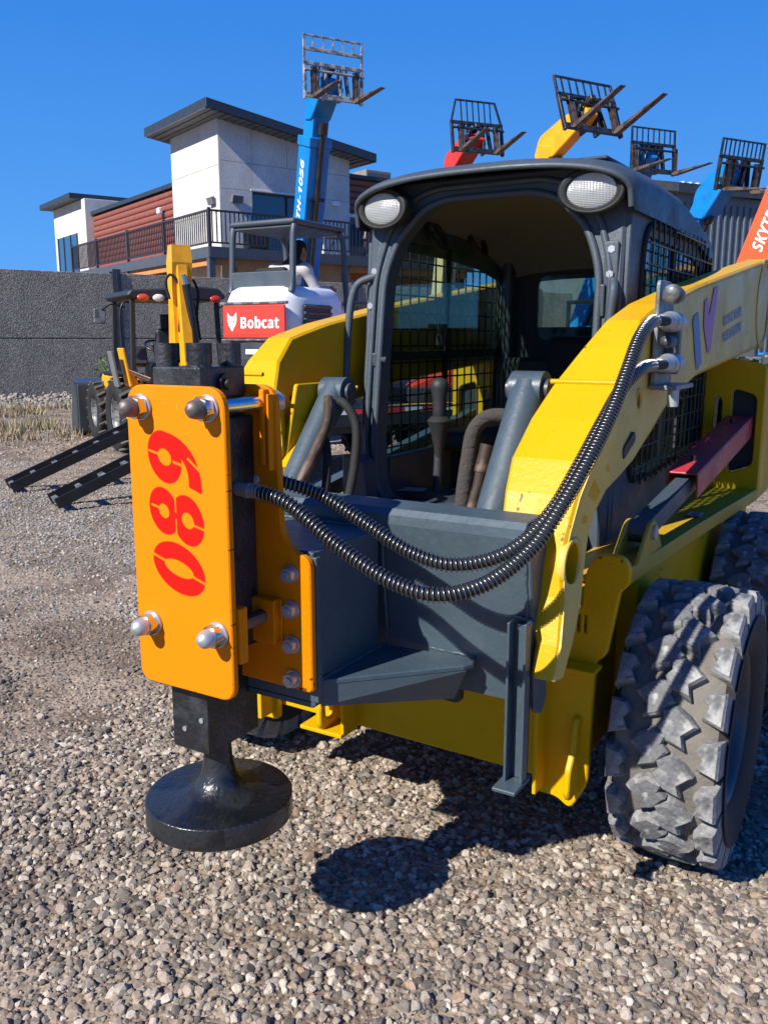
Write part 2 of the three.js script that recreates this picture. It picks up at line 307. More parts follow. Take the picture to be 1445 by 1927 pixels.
  const door = new THREE.Group(); door.name = 'door'; B.add(door);
  part('frame', [box(1.18, .12, .14, 6.02, 6.26, -.5), box(.10, 1.9, .14, 5.5, 5.3, -.5), box(.10, 1.9, .14, 6.56, 5.3, -.5)], M.white, door); part('pane', [box(.98, 1.8, .03, 6.03, 5.3, -.53)], M.pane, door);
  // far end block
  part('wall', [span(-.25, 4, 0, 8.0, -18.75, -13.75, .02)], M.stucco, B);
  part('window', [box(.03, 2.0, 3.1, -.262, 5.55, -16.6)], M.pane, B); for (const z of [-15.06, -16.1, -17.2, -18.14]) part('window_bar', box(.05, 2.0, .07, -.285, 5.55, z), M.roofing, B);
  part('roof', [span(-.8, 4.6, 8.0, 8.26, -19.2, -14.2, .02)], M.roofing, B);
  // lights and vents on the tower
  const lamp = (x, y, z, rx) => part('wall_lamp', [rbox(.42, .26, .14, 0, 0, 0, .02).rotateX(.3).rotateY(rx).translate(x, y, z)], M.soffit, B);
  lamp(.62, 6.36, .08, 0); lamp(-.10, 6.3, -.5, -Math.PI / 2); part('wall_lamp', rbox(.34, .18, .16, 4.75, 6.55, .06, .03), M.white, B); part('camera', [rbox(.16, .24, .30, -.06, 6.5, -5.3, .04)], M.white, B);
  // deck
  const dk = new THREE.Group(); dk.name = 'deck'; B.add(dk);
  part('fascia', [box(11.2, .34, .06, 3.96, 4.26, 2.50), box(.06, .34, 14.3, -1.64, 4.26, -4.65)], M.deckTrim, dk);
  part('floor', [box(11.15, .05, 2.5, 3.96, 4.40, 1.26), box(1.6, .05, 11.7, -.82, 4.40, -5.86)], M.deckTrim, dk);
  for (let k = 0; k < 26; k++) part('joist', box(.06, .24, 2.45, -1.4 + k * .43, 4.25, 1.25), M.wood, dk);
  for (let k = 0; k < 22; k++) part('joist', box(1.55, .24, .06, -.85, 4.25, -.5 - k * .5), M.wood, dk);
  for (const [x, z] of [[-1.55, 2.38], [3.6, 2.38], [8.6, 2.38], [-1.55, -5], [-1.55, -11.2]]) part('post', box(.20, 4.2, .20, x, 2.1, z), M.deckTrim, dk);
  part('beam', [box(10.9, .26, .12, 3.9, 4.0, 2.3), box(.12, .26, 13.4, -1.5, 4.0, -4.5)], M.wood, dk);
  part('handrail', [box(11.2, .06, .08, 3.96, 5.54, 2.46), box(.08, .06, 14.3, -1.60, 5.54, -4.65), box(11.2, .05, .05, 3.96, 4.56, 2.46), box(.05, .05, 14.3, -1.60, 4.56, -4.65)], M.railing, dk);
  for (let k = 0; k < 70; k++) part('baluster', box(.032, 1.0, .032, -1.5 + k * .158, 5.05, 2.46), M.railing, dk);
  for (let k = 0; k < 88; k++) part('baluster', box(.032, 1.0, .032, -1.60, 5.05, 2.3 - k * .161), M.railing, dk);
  for (const [x, z] of [[-1.60, 2.46], [1.5, 2.46], [4.6, 2.46], [7.7, 2.46], [-1.6, -1.2], [-1.6, -4.8], [-1.6, -8.4], [-1.6, -11.7]]) part('newel_post', box(.09, 1.2, .09, x, 5.02, z), M.railing, dk);
  part('wall', [box(9.5, 4.1, .2, 5.2, 2.05, -.2), box(.2, 4.1, 14, .5, 2.05, -7)], M.wood, B);
  const at = (x, y, z) => v3(x, y, z).applyAxisAngle(UPV, turnTo(144)).add(B.position);
  // things on the deck and the roof
  const ac = thing('air_conditioner', 'beige rooftop air conditioning unit behind the brown parapet', 'air conditioner', null, at(8.0, 7.6, -2.2), turnTo(144));
  part('casing', rbox(1.25, .62, 1.0, 0, .42, 0, .02), paint('#8d8579', .7), ac); for (let k = 0; k < 11; k++) part('louvre', box(.05, .5, .02, -.55 + k * .11, .42, .51), M.soffit, ac); part('curb', box(1.1, .12, .9, 0, .06, 0), M.soffit, ac);
  const gr = thing('barbecue_grill', 'dark barbecue grill with side shelves standing on the deck', 'grill', null, at(.75, 4.425, 1.15), turnTo(150));
  part('cabinet', rbox(.75, .6, .5, 0, .45, 0, .02), M.black, gr); part('hood', new THREE.CylinderGeometry(.27, .27, .75, 18, 1, false, 0, Math.PI).rotateZ(Math.PI / 2).rotateX(-Math.PI / 2).translate(0, .78, 0), M.black, gr); part('shelf', box(.42, .04, .45, .58, .74, 0), M.black, gr); part('shelf', box(.42, .04, .45, -.58, .74, 0), M.black, gr); for (const x of [-.3, .3]) part('leg', box(.05, .2, .4, x, .1, 0), M.black, gr);
  const um = thing('folded_parasol', 'closed dark parasol leaning by the deck railing', 'parasol', null, at(4.9, 4.425, 1.6), turnTo(150));
  part('base', new THREE.CylinderGeometry(.28, .30, .08, 20).translate(0, .04, 0), M.black, um); part('pole', rod(v3(0, .05, 0), v3(.38, 1.9, 0), .025, 10), M.railing, um); part('canopy', rod(v3(.12, .7, 0), v3(.37, 1.85, 0), .14, 12, .03), M.railing, um);
  const tb = thing('patio_table', 'small light patio table near the folded parasol', 'table', null, at(3.9, 4.425, 1.4), turnTo(144));
  part('top', new THREE.CylinderGeometry(.5, .5, .04, 28).translate(0, .72, 0), M.soffit, tb); for (const a of [0, 2.1, 4.2]) part('leg', rod(v3(Math.cos(a) * .4, 0, Math.sin(a) * .4), v3(Math.cos(a) * .1, .7, Math.sin(a) * .1), .02, 8), M.railing, tb);
}
// ---------------------------------------------------------------- grey metal shed at the right
{ const shed = thing('metal_shed', 'grey ribbed sheet-metal shed behind the loader cab', 'building', null, V(9.6, 29), turnTo(155)); // +x runs to the right and away
  M.shed = paint('#5d666e', .6); M.shedTrim = paint('#2f3439', .6);
  part('wall', [box(13, 6.0, .2, 6, 3.0, -.1), box(.2, 6.0, 9, -.4, 3.0, -4.6), box(.2, 6, 9, 12.4, 3, -4.6)], M.shed, shed);
  for (let k = 0; k < 46; k++) part('rib', plate([[-.05, 0], [.05, 0], [.05, 5.75], [-.05, 5.75]], .05, .018).translate(-.4 + k * .28, 0, 0), M.shed, shed);
  const rf = part('roof', [plate([[.25, 6.0], [.25, 6.28], [-4.6, 7.3], [-9.4, 6.28], [-9.4, 6.0], [-4.6, 7.0]].map(p => [p[0], p[1]]).reverse(), 13.4, .01).rotateY(-Math.PI / 2).translate(12.7, 0, 0)], M.shedTrim, shed);
  for (let k = 0; k < 44; k++) part('roof_rib', box(.05, .05, .3, -.5 + k * .3, 6.29, .12), M.white, rf);
}
// ---------------------------------------------------------------- rubble and dry weeds at the foot of the wall
{ const L = []; for (let i = 0; i < 1700; i++) { const t = rr(-4.2, 1.0), u = Math.pow(rnd(), .8) * 2.4, r = -6.9 + t * .805 + u * .593 * .9, f = 23.3 + t * .593 - u * .805, s = rr(.03, .085); const h = .22 * Math.max(0, 1 - u / 2.4) * sstep(-4.4, -2.6, t) * rnd(); const g = rr(.8, 1.15); L.push({ p: V(r, f, h + s * .2), s, c: lin(.36 * g, .32 * g, .27 * g), tilt: [rr(0, 3), rr(0, 6), rr(0, 3)] }); }
  strew('rubble', L, 'pale broken stone heaped along the foot of the wall');
  const blade = new THREE.BufferGeometry(); { const p = []; const w = .009; const pts = [[0, 0], [.03, .35], [.10, .68], [.22, 1]]; for (let i = 0; i < 3; i++) { const [x0, y0] = pts[i], [x1, y1] = pts[i + 1], a = w * (1 - i / 3), b = w * (1 - (i + 1) / 3); p.push(x0, y0, -a, x0, y0, a, x1, y1, b, x0, y0, -a, x1, y1, b, x1, y1, -b); } blade.setAttribute('position', new THREE.Float32BufferAttribute(p, 3)); blade.setAttribute('uv', new THREE.Float32BufferAttribute(new Float32Array(p.length / 3 * 2), 2)); blade.computeVertexNormals(); }
  const gm = new THREE.MeshPhysicalMaterial({ color: '#ffffff', roughness: .9, side: THREE.DoubleSide });
  const mt = new THREE.Matrix4(), qq = new THREE.Quaternion(), items = [];
  for (let c = 0; c < 900; c++) { const r = rr(-11.5, -4.9), f = rr(13.2, 21.5); if (r > -4.9 - (f - 13) * .24 + 1.0 * (fbm(r * .1 + 2, f * .1, 8, 3, 5) - .4)) continue; const d = fbm(r * .12 + 9, f * .12 + 2, 10, 3, 505); if (d < .46) continue; const green = fbm(r * .15 + 1, f * .15 + 6, 10, 2, 515) > .60; const n = 12 + 14 * rnd(); for (let k = 0; k < n; k++) items.push([r + rr(-.28, .28), f + rr(-.28, .28), rr(.05, .20) * (.5 + d), green && rnd() < .6]); }
  const gi = new THREE.InstancedMesh(blade, gm, items.length); items.forEach(([r, f, h, g], i) => { qq.setFromEuler(new THREE.Euler(rr(-.35, .35), rr(0, 6.28), rr(-.35, .35))); mt.compose(V(r, f, -.02), qq, v3(h * 1.3, h, 1.4)); gi.setMatrixAt(i, mt); const k = rr(.75, 1.2); gi.setColorAt(i, g ? lin(.12 * k, .15 * k, .05 * k) : lin(.33 * k, .26 * k, .16 * k)); });
  gi.name = 'dry_grass'; gi.userData = { kind: 'stuff', label: 'dry straw-coloured weeds beside the wall', category: 'grass' }; scene.add(gi);
  // one taller green weed against the wall
  const weed = thing('tall_weed', 'slender green weed growing against the dark wall', 'plant', null, V(-7.15, 22.6)); const wm = new THREE.MeshStandardMaterial({ color: lin(.10, .16, .05), roughness: .9, side: THREE.DoubleSide });
  part('stem', tube([v3(0, 0, 0), v3(.03, .5, .02), v3(-.02, 1.0, 0)], .012, 12, 5), wm, weed); const lv = []; for (let k = 0; k < 46; k++) { const g = new THREE.CircleGeometry(.5, 5).scale(.05, .16, 1).rotateX(rr(-1, 1)).rotateZ(rr(-1.5, 1.5)).rotateY(rr(0, 6)); lv.push(g.translate(rr(-.14, .14), rr(.1, 1.05), rr(-.12, .12))); } part('leaves', lv, wm, weed);
}
// ---------------------------------------------------------------- compact loader (stands on the world axes: +z ahead, +x its left)
const skid = thing('skid_steer_loader', 'yellow and dark grey skid steer loader with black mesh side guards and raised lift arms', 'loader');
const dusty = tex(512, (u, v) => { const a = fbm(u, v, 4, 5, 71), b = fbm(u, v, 22, 4, 77), c = fbm(u, v, 90, 2, 79); let t = lerp([.44, .44, .44], [.61, .605, .59], sstep(.35, .62, a)); t = lerp(t, [.33, .335, .34], .75 * sstep(.50, .60, a * .5 + b * .5)); return t.map(q => q * (.86 + .28 * c)); }, true);
const dustyFloor = tex(256, (u, v) => { const a = fbm(u, v, 6, 5, 83); return lerp([.34, .325, .30], [.50, .475, .44], a); }, true);
M.lug = new THREE.MeshStandardMaterial({ color: '#ffffff', roughness: .85, map: cl(dusty, 1.5), bumpMap: fine4, bumpScale: .002 });
M.carcass = new THREE.MeshStandardMaterial({ color: '#ffffff', roughness: .92, map: cl(dustyFloor, 3), bumpMap: fine4, bumpScale: .002 });
M.dustyBounce = paint(lin(.70, .48, .09), .5, { coat: .03 });  // yellow under dust, with reflected sky and ground light put into the colour
M.sidewall = new THREE.MeshStandardMaterial({ color: '#37322f', roughness: .85, map: grime1, bumpMap: fine4, bumpScale: .0015 });
// a tread block: outline in (s across the tread -0.5..0.5, v along it in pitches), round a tyre with its axle on x
function lugBlock(poly, pitch0, N, R, W, h, deep = 0) {
  const pos = [], n = poly.length, c = [poly.reduce((a, p) => a + p[0], 0) / n, poly.reduce((a, p) => a + p[1], 0) / n];
  const at = (s, v, d) => { const an = (pitch0 + v) / N * Math.PI * 2, r = R - .10 * s * s * .28 - d; return [s * W, r * Math.cos(an), r * Math.sin(an)]; };
  const top = poly.map(p => at(c[0] + (p[0] - c[0]) * .80, c[1] + (p[1] - c[1]) * .78, 0));
  const mid = poly.map(p => at(c[0] + (p[0] - c[0]) * .98, c[1] + (p[1] - c[1]) * .93, .010));
  const bot = poly.map(p => at(p[0] * (Math.abs(p[0]) > .45 ? 1.03 : 1), c[1] + (p[1] - c[1]) * 1.06, Math.abs(p[0]) > .45 ? h + deep : h));
  const ct = at(c[0], c[1], 0), t = (a, b, d) => pos.push(...a, ...b, ...d);
  for (let i = 0; i < n; i++) { const k = (i + 1) % n; t(ct, top[i], top[k]); t(top[i], mid[i], mid[k]); t(top[i], mid[k], top[k]); t(mid[i], bot[i], bot[k]); t(mid[i], bot[k], mid[k]); }
  const g = new THREE.BufferGeometry(); g.setAttribute('position', new THREE.Float32BufferAttribute(pos, 3)); g.setAttribute('uv', new THREE.Float32BufferAttribute(new Float32Array(pos.length / 3 * 2), 2)); g.computeVertexNormals(); return g;
}
const onAxle = g => g.rotateZ(-Math.PI / 2);
function wheel(parent, x, y, z, side, R = .42, W = .30, lugs = true) {
  const w = new THREE.Group(); w.name = 'wheel'; w.position.set(x, y, z); parent.add(w);
  const h = W / 2, b = R - .032;
  part('tyre', onAxle(lathe([[.215, -h + .03], [.23, -h + .012], [.27, -h - .004], [.33, -h - .010], [b - .05, -h - .004], [b - .02, -h + .012], [b - .006, -h * .7], [b, 0], [b - .006, h * .7], [b - .02, h - .012], [b - .05, h + .004], [.33, h + .010], [.27, h + .004], [.23, h - .012], [.215, h - .03]], 64)), M.sidewall, w);
  part('tread_base', onAxle(lathe([[b - .017, -h + .014], [b - .003, -h * .7], [b + .003, 0], [b - .003, h * .7], [b - .017, h - .014]], 64)), M.carcass, w);
  const N = 19;
  const A = [[-.30, .20], [-.22, .02], [-.10, -.16], [.05, -.08], [.01, .14], [.07, .30], [-.03, .60], [-.20, .74], [-.17, .46]];
  const S = [[-.5, -.02], [-.36, .02], [-.30, .20], [-.36, .38], [-.31, .62], [-.5, .78]];
  const mir = (p, dv) => p.map(q => [-q[0], q[1] + dv]).reverse();
  const kinds = [[A, 0], [mir(A, .5), 0], [S.map(q => [q[0], q[1] + .42]), .045], [mir(S, .92), .045]].map(([p, d]) => lugBlock(p, 0, N, R, W, .034, d));
  if (lugs) for (let k = 0; k < N; k++) for (const g of kinds) { const m = part('tread_lug', g, M.lug, w); m.rotation.x = k / N * Math.PI * 2; }
  const rim = part('rim', onAxle(lathe([[.0, side * .03], [.07, side * .03], [.075, side * .06], [.10, side * .06], [.105, side * .02], [.165, side * .0], [.195, side * (h - .07)], [.21, side * (h - .035)], [.222, side * (h - .02)], [.218, side * (h - .028)], [.2, -side * (h - .04)]], 40)), M.dkgrey, w);
  const nuts = []; for (let k = 0; k < 8; k++) { const a = k / 8 * Math.PI * 2; nuts.push(onAxle(hex(.013, .022)).translate(side * .028, Math.cos(a) * .13, Math.sin(a) * .13)); }
  part('wheel_nuts', nuts, M.zinc, rim);
  return w;
}
wheel(skid, .802, .408, -.03, 1, .402, .285); wheel(skid, -.802, .408, -.03, -1, .402, .285); wheel(skid, .802, .408, -1.27, 1, .402, .285); wheel(skid, -.802, .408, -1.27, -1, .402, .285, false);

// chassis
part('chassis', [span(-.56, .56, .30, .84, -2.0, .27, .02), span(-.5, .5, .84, 1.25, -2.15, -1.52, .04), span(-.62, .62, .42, .82, -2.0, -.05, .01)], M.yellow, skid);
part('front_panel', plate(fillet([[-.50, .25, .02], [.50, .235, .02], [.50, .62, .01], [-.50, .62, .01]]), .02, .004).translate(0, .04, .278), M.yellow, skid);
for (const s of [-1, 1]) {
  const o = [[.455, .245, .02], [.52, .245, .02], [.56, .215, .03], [.605, .30, .03], [.612, .66, .02], [.64, .68, .02], [.668, .86, .04], [.69, .88, .01], [.692, .925, .03], [.672, .955, .03], [.60, .955, .03], [.575, .90, .02], [.57, .80, .02], [.455, .78, .02]];
  const slots = [-1, 0, 1].map(k => fillet([[.562 + k * .0185 - .004, .735, .004], [.562 + k * .0185 + .004, .735, .004], [.562 + k * .0185 + .004, .785, .004], [.562 + k * .0185 - .004, .785, .004]], 3).reverse());
  const g = plate(fillet(o), .026, .004, slots); if (s < 0) g.scale(-1, 1, 1), flip(g);
  part('front_side_plate', g.translate(0, 0, .302), M.yellow, skid);
  part('chassis_gusset', [rbox(.012, .36, .10, s * .478, .45, .345, .004), rbox(.17, .012, .07, s * .545, .648, .355, .004)], M.yellow, skid);
  const eye = fillet([[.30, .285, .01], [.39, .275, .02], [.41, .30, .03], [.40, .37, .04], [.375, .40, .03], [.36, .46, .04], [.345, .50, .01], [.30, .50, .01]]);
  part('tie_down_lug', sidePlate(eye, s > 0 ? .565 : -.582, s > 0 ? .582 : -.565, .004), M.yellow, skid);
}
{ const e = fillet([[.29, .285, .01], [.37, .278, .02], [.40, .30, .03], [.40, .38, .04], [.36, .43, .03], [.29, .445, .02]]), hole = fillet([[.325, .315, .02], [.365, .315, .02], [.372, .375, .025], [.335, .385, .025]]).reverse();
  part('tie_down_lug', [sidePlate(e, -.25, -.23, .004, [hole]), rbox(.16, .014, .10, -.24, .280, .34, .004), rbox(.012, .15, .085, -.165, .36, .335, .003)], M.yellow, skid); }
function flip(g) { // mirrored geometry: turn the faces round again
  if (g.index) { const a = g.index.array; for (let i = 0; i < a.length; i += 3) [a[i], a[i + 1]] = [a[i + 1], a[i]]; return g; }
  for (const k in g.attributes) { const at = g.attributes[k], n = at.itemSize; for (let i = 0; i < at.count; i += 3) for (let j = 0; j < n; j++) { const A = at.array[i * n + j]; at.array[i * n + j] = at.array[(i + 1) * n + j]; at.array[(i + 1) * n + j] = A; } }
  return g;
}
// fender shelves and their lips
for (const s of [-1, 1]) {
  const sh = [[.46, .24], [.62, .24], [.66, -.6], [.72, -1.5], [.72, -1.95], [.46, -1.95]].map(p => [s * p[0], -p[1]]);
  const g = plate(s < 0 ? sh.reverse() : sh, .016, .003).rotateX(-Math.PI / 2).translate(0, .852, 0);
  part('fender', [g, beam(v3(s * .622, .845, .24), v3(s * .662, .845, -.6), .012, .05), beam(v3(s * .662, .845, -.6), v3(s * .722, .845, -1.5), .012, .05), beam(v3(s * .722, .845, -1.5), v3(s * .722, .845, -1.95), .012, .05)], M.beigeYellow, skid);
  // lift cylinder with its clevis
  const a = v3(s * .60, .935, -.10), b = v3(s * .645, 1.175, -1.85);
  const cy = part('lift_cylinder', [beam(a, b, .055, .06), rod(v3(s * .565, .935, -.10), v3(s * .635, .935, -.10), .035, 20)], M.grey, skid);
  part('clevis', [s > 0 ? .560 : -.572, s > 0 ? .628 : -.640].map(x0 => sidePlate(fillet([[.06, .866, .01], [-.22, .866, .01], [-.13, .97, .03], [-.07, .97, .03]]), x0, x0 + .012, .002)), M.beigeYellow, skid);
  part('pivot_pin', rod(v3(s * .55, .935, -.10), v3(s * .65, .935, -.10), .022, 18), M.zinc, skid);
  // uprights that carry the arms
  const ux = p => p.map(([x, y, r]) => [s * x, y, r]), dirn = p => s > 0 ? p : p.slice().reverse();
  const hole1 = fillet([[.525, 1.00, .02], [.560, 1.00, .02], [.562, 1.24, .02], [.545, 1.27, .02], [.527, 1.24, .02]]), vent = fillet([[.600, .93, .03], [.700, .97, .03], [.700, 1.27, .03], [.600, 1.30, .03]]);
  part('upright', [plate(dirn(fillet(ux([[.485, .86, .01], [.73, .86, .01], [.73, 1.40, .03], [.485, 1.44, .02]]))), .03, .004, [dirn(fillet(ux(hole1.map(p => [p[0], p[1], 0])))).slice().reverse(), dirn(fillet(ux(vent.map(p => [p[0], p[1], 0])))).slice().reverse()]).translate(0, 0, -1.52), sidePlate(fillet([[-1.525, .86, .01], [-2.1, .86, .01], [-2.16, 1.40, .05], [-1.525, 1.40, .02]]), s > 0 ? .70 : -.73, s > 0 ? .73 : -.70, .004)], M.yellow, skid);
  part('side_vent', [plate(dirn(ux(vent)).map(p => [p[0], p[1]]), .008, 0).translate(0, 0, -1.535), plate(dirn(ux(hole1)).map(p => [p[0], p[1]]), .008, 0).translate(0, 0, -1.60)], M.plastic, skid);
  part('arm_link', [sidePlate(fillet([[-1.72, 1.30, .05], [-2.05, 1.30, .05], [-2.10, 1.78, .1], [-1.85, 1.76, .1]]), s > 0 ? .49 : -.515, s > 0 ? .515 : -.49, .004)], M.beigeYellow, skid);
}
{ // red lock laid over the left lift cylinder
  const a = v3(.60, .935, -.10), b = v3(.645, 1.175, -1.85), p = a.clone().lerp(b, .27), q = a.clone().lerp(b, .80);
  const up = v3(0, 1, .137).normalize(), o = u => u.clone();
  const L = part('cylinder_lock', [beam(p.clone().addScaledVector(up, .052), q.clone().addScaledVector(up, .052), .105, .008, up), ...[-.05, .05].map(dx => beam(p.clone().add(v3(dx, .008, 0)), q.clone().add(v3(dx, .008, 0)), .007, .085, up))], paint('#b3303c', .6), skid);
  part('bolt', [p, q].map((t, i) => hex(.012, .02).translate(...p.clone().lerp(q, i ? .85 : .18).addScaledVector(up, .064).toArray())), M.black, L);
}
part('engine_hood', [loft([[-2.1, .55, 1.32, .52], [-1.9, .55, 1.50, .50], [-1.55, .55, 1.56, .48]].map(([z, y0, y1, w]) => fillet([[-w, y0, .03], [w, y0, .03], [w, y1, .1], [-w, y1, .1]], 3).map(p => [p[0], p[1], z])).reverse().map(r => r.slice().reverse()))], M.grey, skid);

// lift arms: stations of [inner x, outer x, front/top z,y, back/under z,y]
const armPath = [
  [.525, .630, [-2.08, 1.875], [-2.02, 1.475]], [.525, .630, [-1.6, 1.815], [-1.6, 1.445]], [.525, .630, [-.55, 1.676], [-.62, 1.380]], [.525, .630, [-.10, 1.603], [-.26, 1.318]],
  [.528, .630, [.04, 1.571], [-.15, 1.278]], [.528, .632, [.115, 1.552], [-.05, 1.240]], [.505, .640, [.235, 1.478], [.09, 1.205]], [.475, .655, [.345, 1.395], [.22, 1.186]],
  [.460, .660, [.455, 1.315], [.34, 1.166]], [.452, .652, [.555, 1.225], [.44, 1.140]], [.458, .640, [.605, 1.150], [.475, 1.095]], [.465, .632, [.640, 1.070], [.495, 1.045]],
  [.475, .628, [.665, 1.000], [.505, .955]], [.540, .640, [.680, .930], [.555, .890]], [.590, .650, [.720, .830], [.635, .815]], [.592, .646, [.742, .755], [.680, .745]]];
const csg = new Evaluator(); csg.attributes = ['position', 'normal', 'uv']; csg.useGroups = false;
function arm(s) {
  const ring = ([xi, xo, F, B]) => {
    const e = .008, dz = B[0] - F[0], dy = B[1] - F[1], L = Math.hypot(dz, dy), uz = dz / L * e, uy = dy / L * e;
    const c = [[xi, F[1] + uy, F[0] + uz], [xi + e, F[1], F[0]], [xo - e, F[1], F[0]], [xo, F[1] + uy, F[0] + uz], [xo, B[1] - uy, B[0] - uz], [xo - e, B[1], B[0]], [xi + e, B[1], B[0]], [xi, B[1] - uy, B[0] - uz]];
    return c.map(p => [s * p[0], p[1], p[2]]);
  };
  const drop = s < 0 ? -.045 : 0, backset = [0, 0, 0, 0, 0, 0, -.02, -.07, -.18, -.28, -.31, -.32, -.28, -.20, -.10, -.05]; let rings = armPath.map((a, i) => s > 0 ? a : [a[0], a[1], [a[2][0] + backset[i], a[2][1]], [a[3][0] + backset[i] * .55, a[3][1]]]).map(ring).map(r => r.map(p => [p[0], p[1] + drop, p[2]])); if (s > 0) rings = rings.map(r => r.slice().reverse());
  const bores = [[.995, .610, .048], [1.344, .152, .022]].map(([y, z, r]) => { const b = new Brush(onAxle(new THREE.CylinderGeometry(r, r, .5, 28)).translate(s * .75, y + drop, z + (s < 0 && z > .5 ? -.28 : 0))); b.updateMatrixWorld(); return b; });
  const bored = g => { let b = new Brush(g); b.updateMatrixWorld(); for (const c of bores) b = csg.evaluate(b, c, SUBTRACTION); return b.geometry; };
  const A = part('lift_arm', bored(loft(rings)), M.yellow, skid);
  { // dusty skin on the outward face, paled for bounce light painted in
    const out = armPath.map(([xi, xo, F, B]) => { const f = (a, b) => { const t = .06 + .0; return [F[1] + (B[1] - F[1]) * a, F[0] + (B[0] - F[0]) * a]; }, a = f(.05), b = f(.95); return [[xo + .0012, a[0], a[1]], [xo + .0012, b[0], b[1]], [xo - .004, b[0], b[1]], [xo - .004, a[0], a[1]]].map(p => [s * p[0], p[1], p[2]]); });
    if (s > 0) part('dusty_bounce_side', bored(loft(out)), M.dustyBounce, A); }
  const t = (x, y, z) => v3(s * x, y, z);
  const ringGeo = (x, y, z, r0, r1, w) => onAxle(lathe([[r0, -w], [r1, -w], [r1, w], [r0, w], [r0, -w]], 36)).translate(s * x, y, z);
  if (s > 0) { part('cross_tube_socket', [ringGeo(.625, .995, .610, .049, .062, .010)], M.dustyBounce, A); part('boss', [ringGeo(.638, 1.344, .152, .023, .031, .006)], M.dustyBounce, A); }
  part('rear_boss', [ringGeo(.627, 1.66, -1.93, .17, .20, .008)], M.beigeYellow, A);
  part('weld_seam', [rod(t(.468, 1.3955, .3455), t(.652, 1.3955, .3455), .007, 8)], M.yellow, A);
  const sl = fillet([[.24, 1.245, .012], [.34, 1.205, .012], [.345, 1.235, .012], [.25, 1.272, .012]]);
  part('slot', [sidePlate(sl, s > 0 ? .655 : -.664, s > 0 ? .664 : -.655, .001)], M.plastic, A);  // flat dark plate laid on the arm for the shade inside an opening
  return A;
}
const armL = arm(1), armR = arm(-1);
part('cross_tube', onAxle(new THREE.CylinderGeometry(.055, .055, .95, 28)).translate(0, .995, .60), M.yellow, skid);
{ // stiffener and cylinder guard seen inside the right arm
  part('arm_gusset', [sidePlate(fillet([[.20, 1.36, .01], [-.10, 1.36, .01], [.28, 1.08, .01]]), -.46, -.445, .003), beam(v3(-.40, 1.345, -.02), v3(-.40, 1.10, .30), .10, .012)], M.yellow, skid);
}
for (const s of [-1, 1]) { // tilt cylinders
  const a = s > 0 ? v3(.385, 1.375, .285) : v3(-.385, 1.335, .065), b = s > 0 ? v3(.385, 1.03, .525) : v3(-.385, 1.02, .335), c = v3(s * .385, .86, s > 0 ? .62 : .46), d = b.clone().sub(a).normalize();
  const T = part('tilt_cylinder', [rod(a, b, .047, 28), onAxle(new THREE.CylinderGeometry(.049, .049, .09, 28)).translate(a.x, a.y - .005, a.z - .005)], M.grey, skid);
  part('piston_rod', rod(b, c, .024, 18), M.chrome, T);
  part('end_cap', [rod(b.clone().addScaledVector(d, -.03), b.clone().addScaledVector(d, .005), .053, 28)], M.grey, T);
  part('pin', [onAxle(new THREE.CylinderGeometry(.030, .030, .118, 24)).translate(a.x, a.y - .005, a.z - .005)], M.dkgrey, T);
  if (s < 0) part('feed_pipe', [tube([a.clone().add(v3(s * -.0 + .02, -.02, .075)), a.clone().lerp(b, .3).add(v3(.055, -.0, .055)), a.clone().lerp(b, .9).add(v3(.055, 0, .055))], .016, 20, 8)], M.rusty, T);
}
// quick attach plate of the loader, behind the driver's own frame
part('quick_attach_plate', [span(-.52, .52, .70, 1.06, .635, .67, .01)], M.dkgrey, skid);
for (const s of [-1, 1]) part('attach_latch', rbox(.045, .07, .04, s * .36, .655, .66, .008), M.black, skid);

// ------------------------------------------------ cab
const cab = new THREE.Group(); cab.name = 'cab'; skid.add(cab);
const lean = y => -.28 + clamp((1.9 - y)) * .10;                     // front face comes forward towards its foot
function leanZ(g) { const p = g.attributes.position; for (let i = 0; i < p.count; i++) p.setZ(i, p.getZ(i) + lean(p.getY(i))); p.needsUpdate = true; g.computeVertexNormals(); return g; }
const openPts = [[-.35, .93, .06], [-.375, 1.15], [-.372, 1.475], [-.368, 1.72, .07], [-.322, 1.845, .04], [-.232, 1.942, .04], [-.15, 1.968, .04], [.15, 1.968, .04], [.232, 1.942, .04], [.322, 1.845, .04], [.368, 1.72, .07], [.372, 1.475], [.375, 1.15], [.35, .93, .06]];
const wid = (k, d) => openPts.map(([x, y, r]) => [x * k + Math.sign(x) * d, y + (y > 1.8 ? d : 0), r]);
const openW = openPts.map(([x, y, r]) => [x * 1.06, y, r]);
part('front_frame', leanZ(plate(fillet([[-.475, .80, .02], [.475, .80, .02], [.462, 1.55, .05], [.458, 1.95, .08], [.36, 2.035, .08], [-.36, 2.035, .08], [-.458, 1.95, .08], [-.462, 1.55, .05]]), .085, .008, [fillet(openW).reverse()]).translate(0, 0, -.085)), M.cab, cab);
{ // raised beads round the opening
  const line = (k, d) => new THREE.CatmullRomCurve3(fillet(wid(k, d), 4).map(([x, y]) => v3(x, y, lean(y) + .004)), false, 'catmullrom', .3);
  part('opening_bead', [new THREE.TubeGeometry(line(1.06, 0), 120, .013, 8), new THREE.TubeGeometry(line(1.06, .036), 120, .011, 8)], M.cab, cab);
}
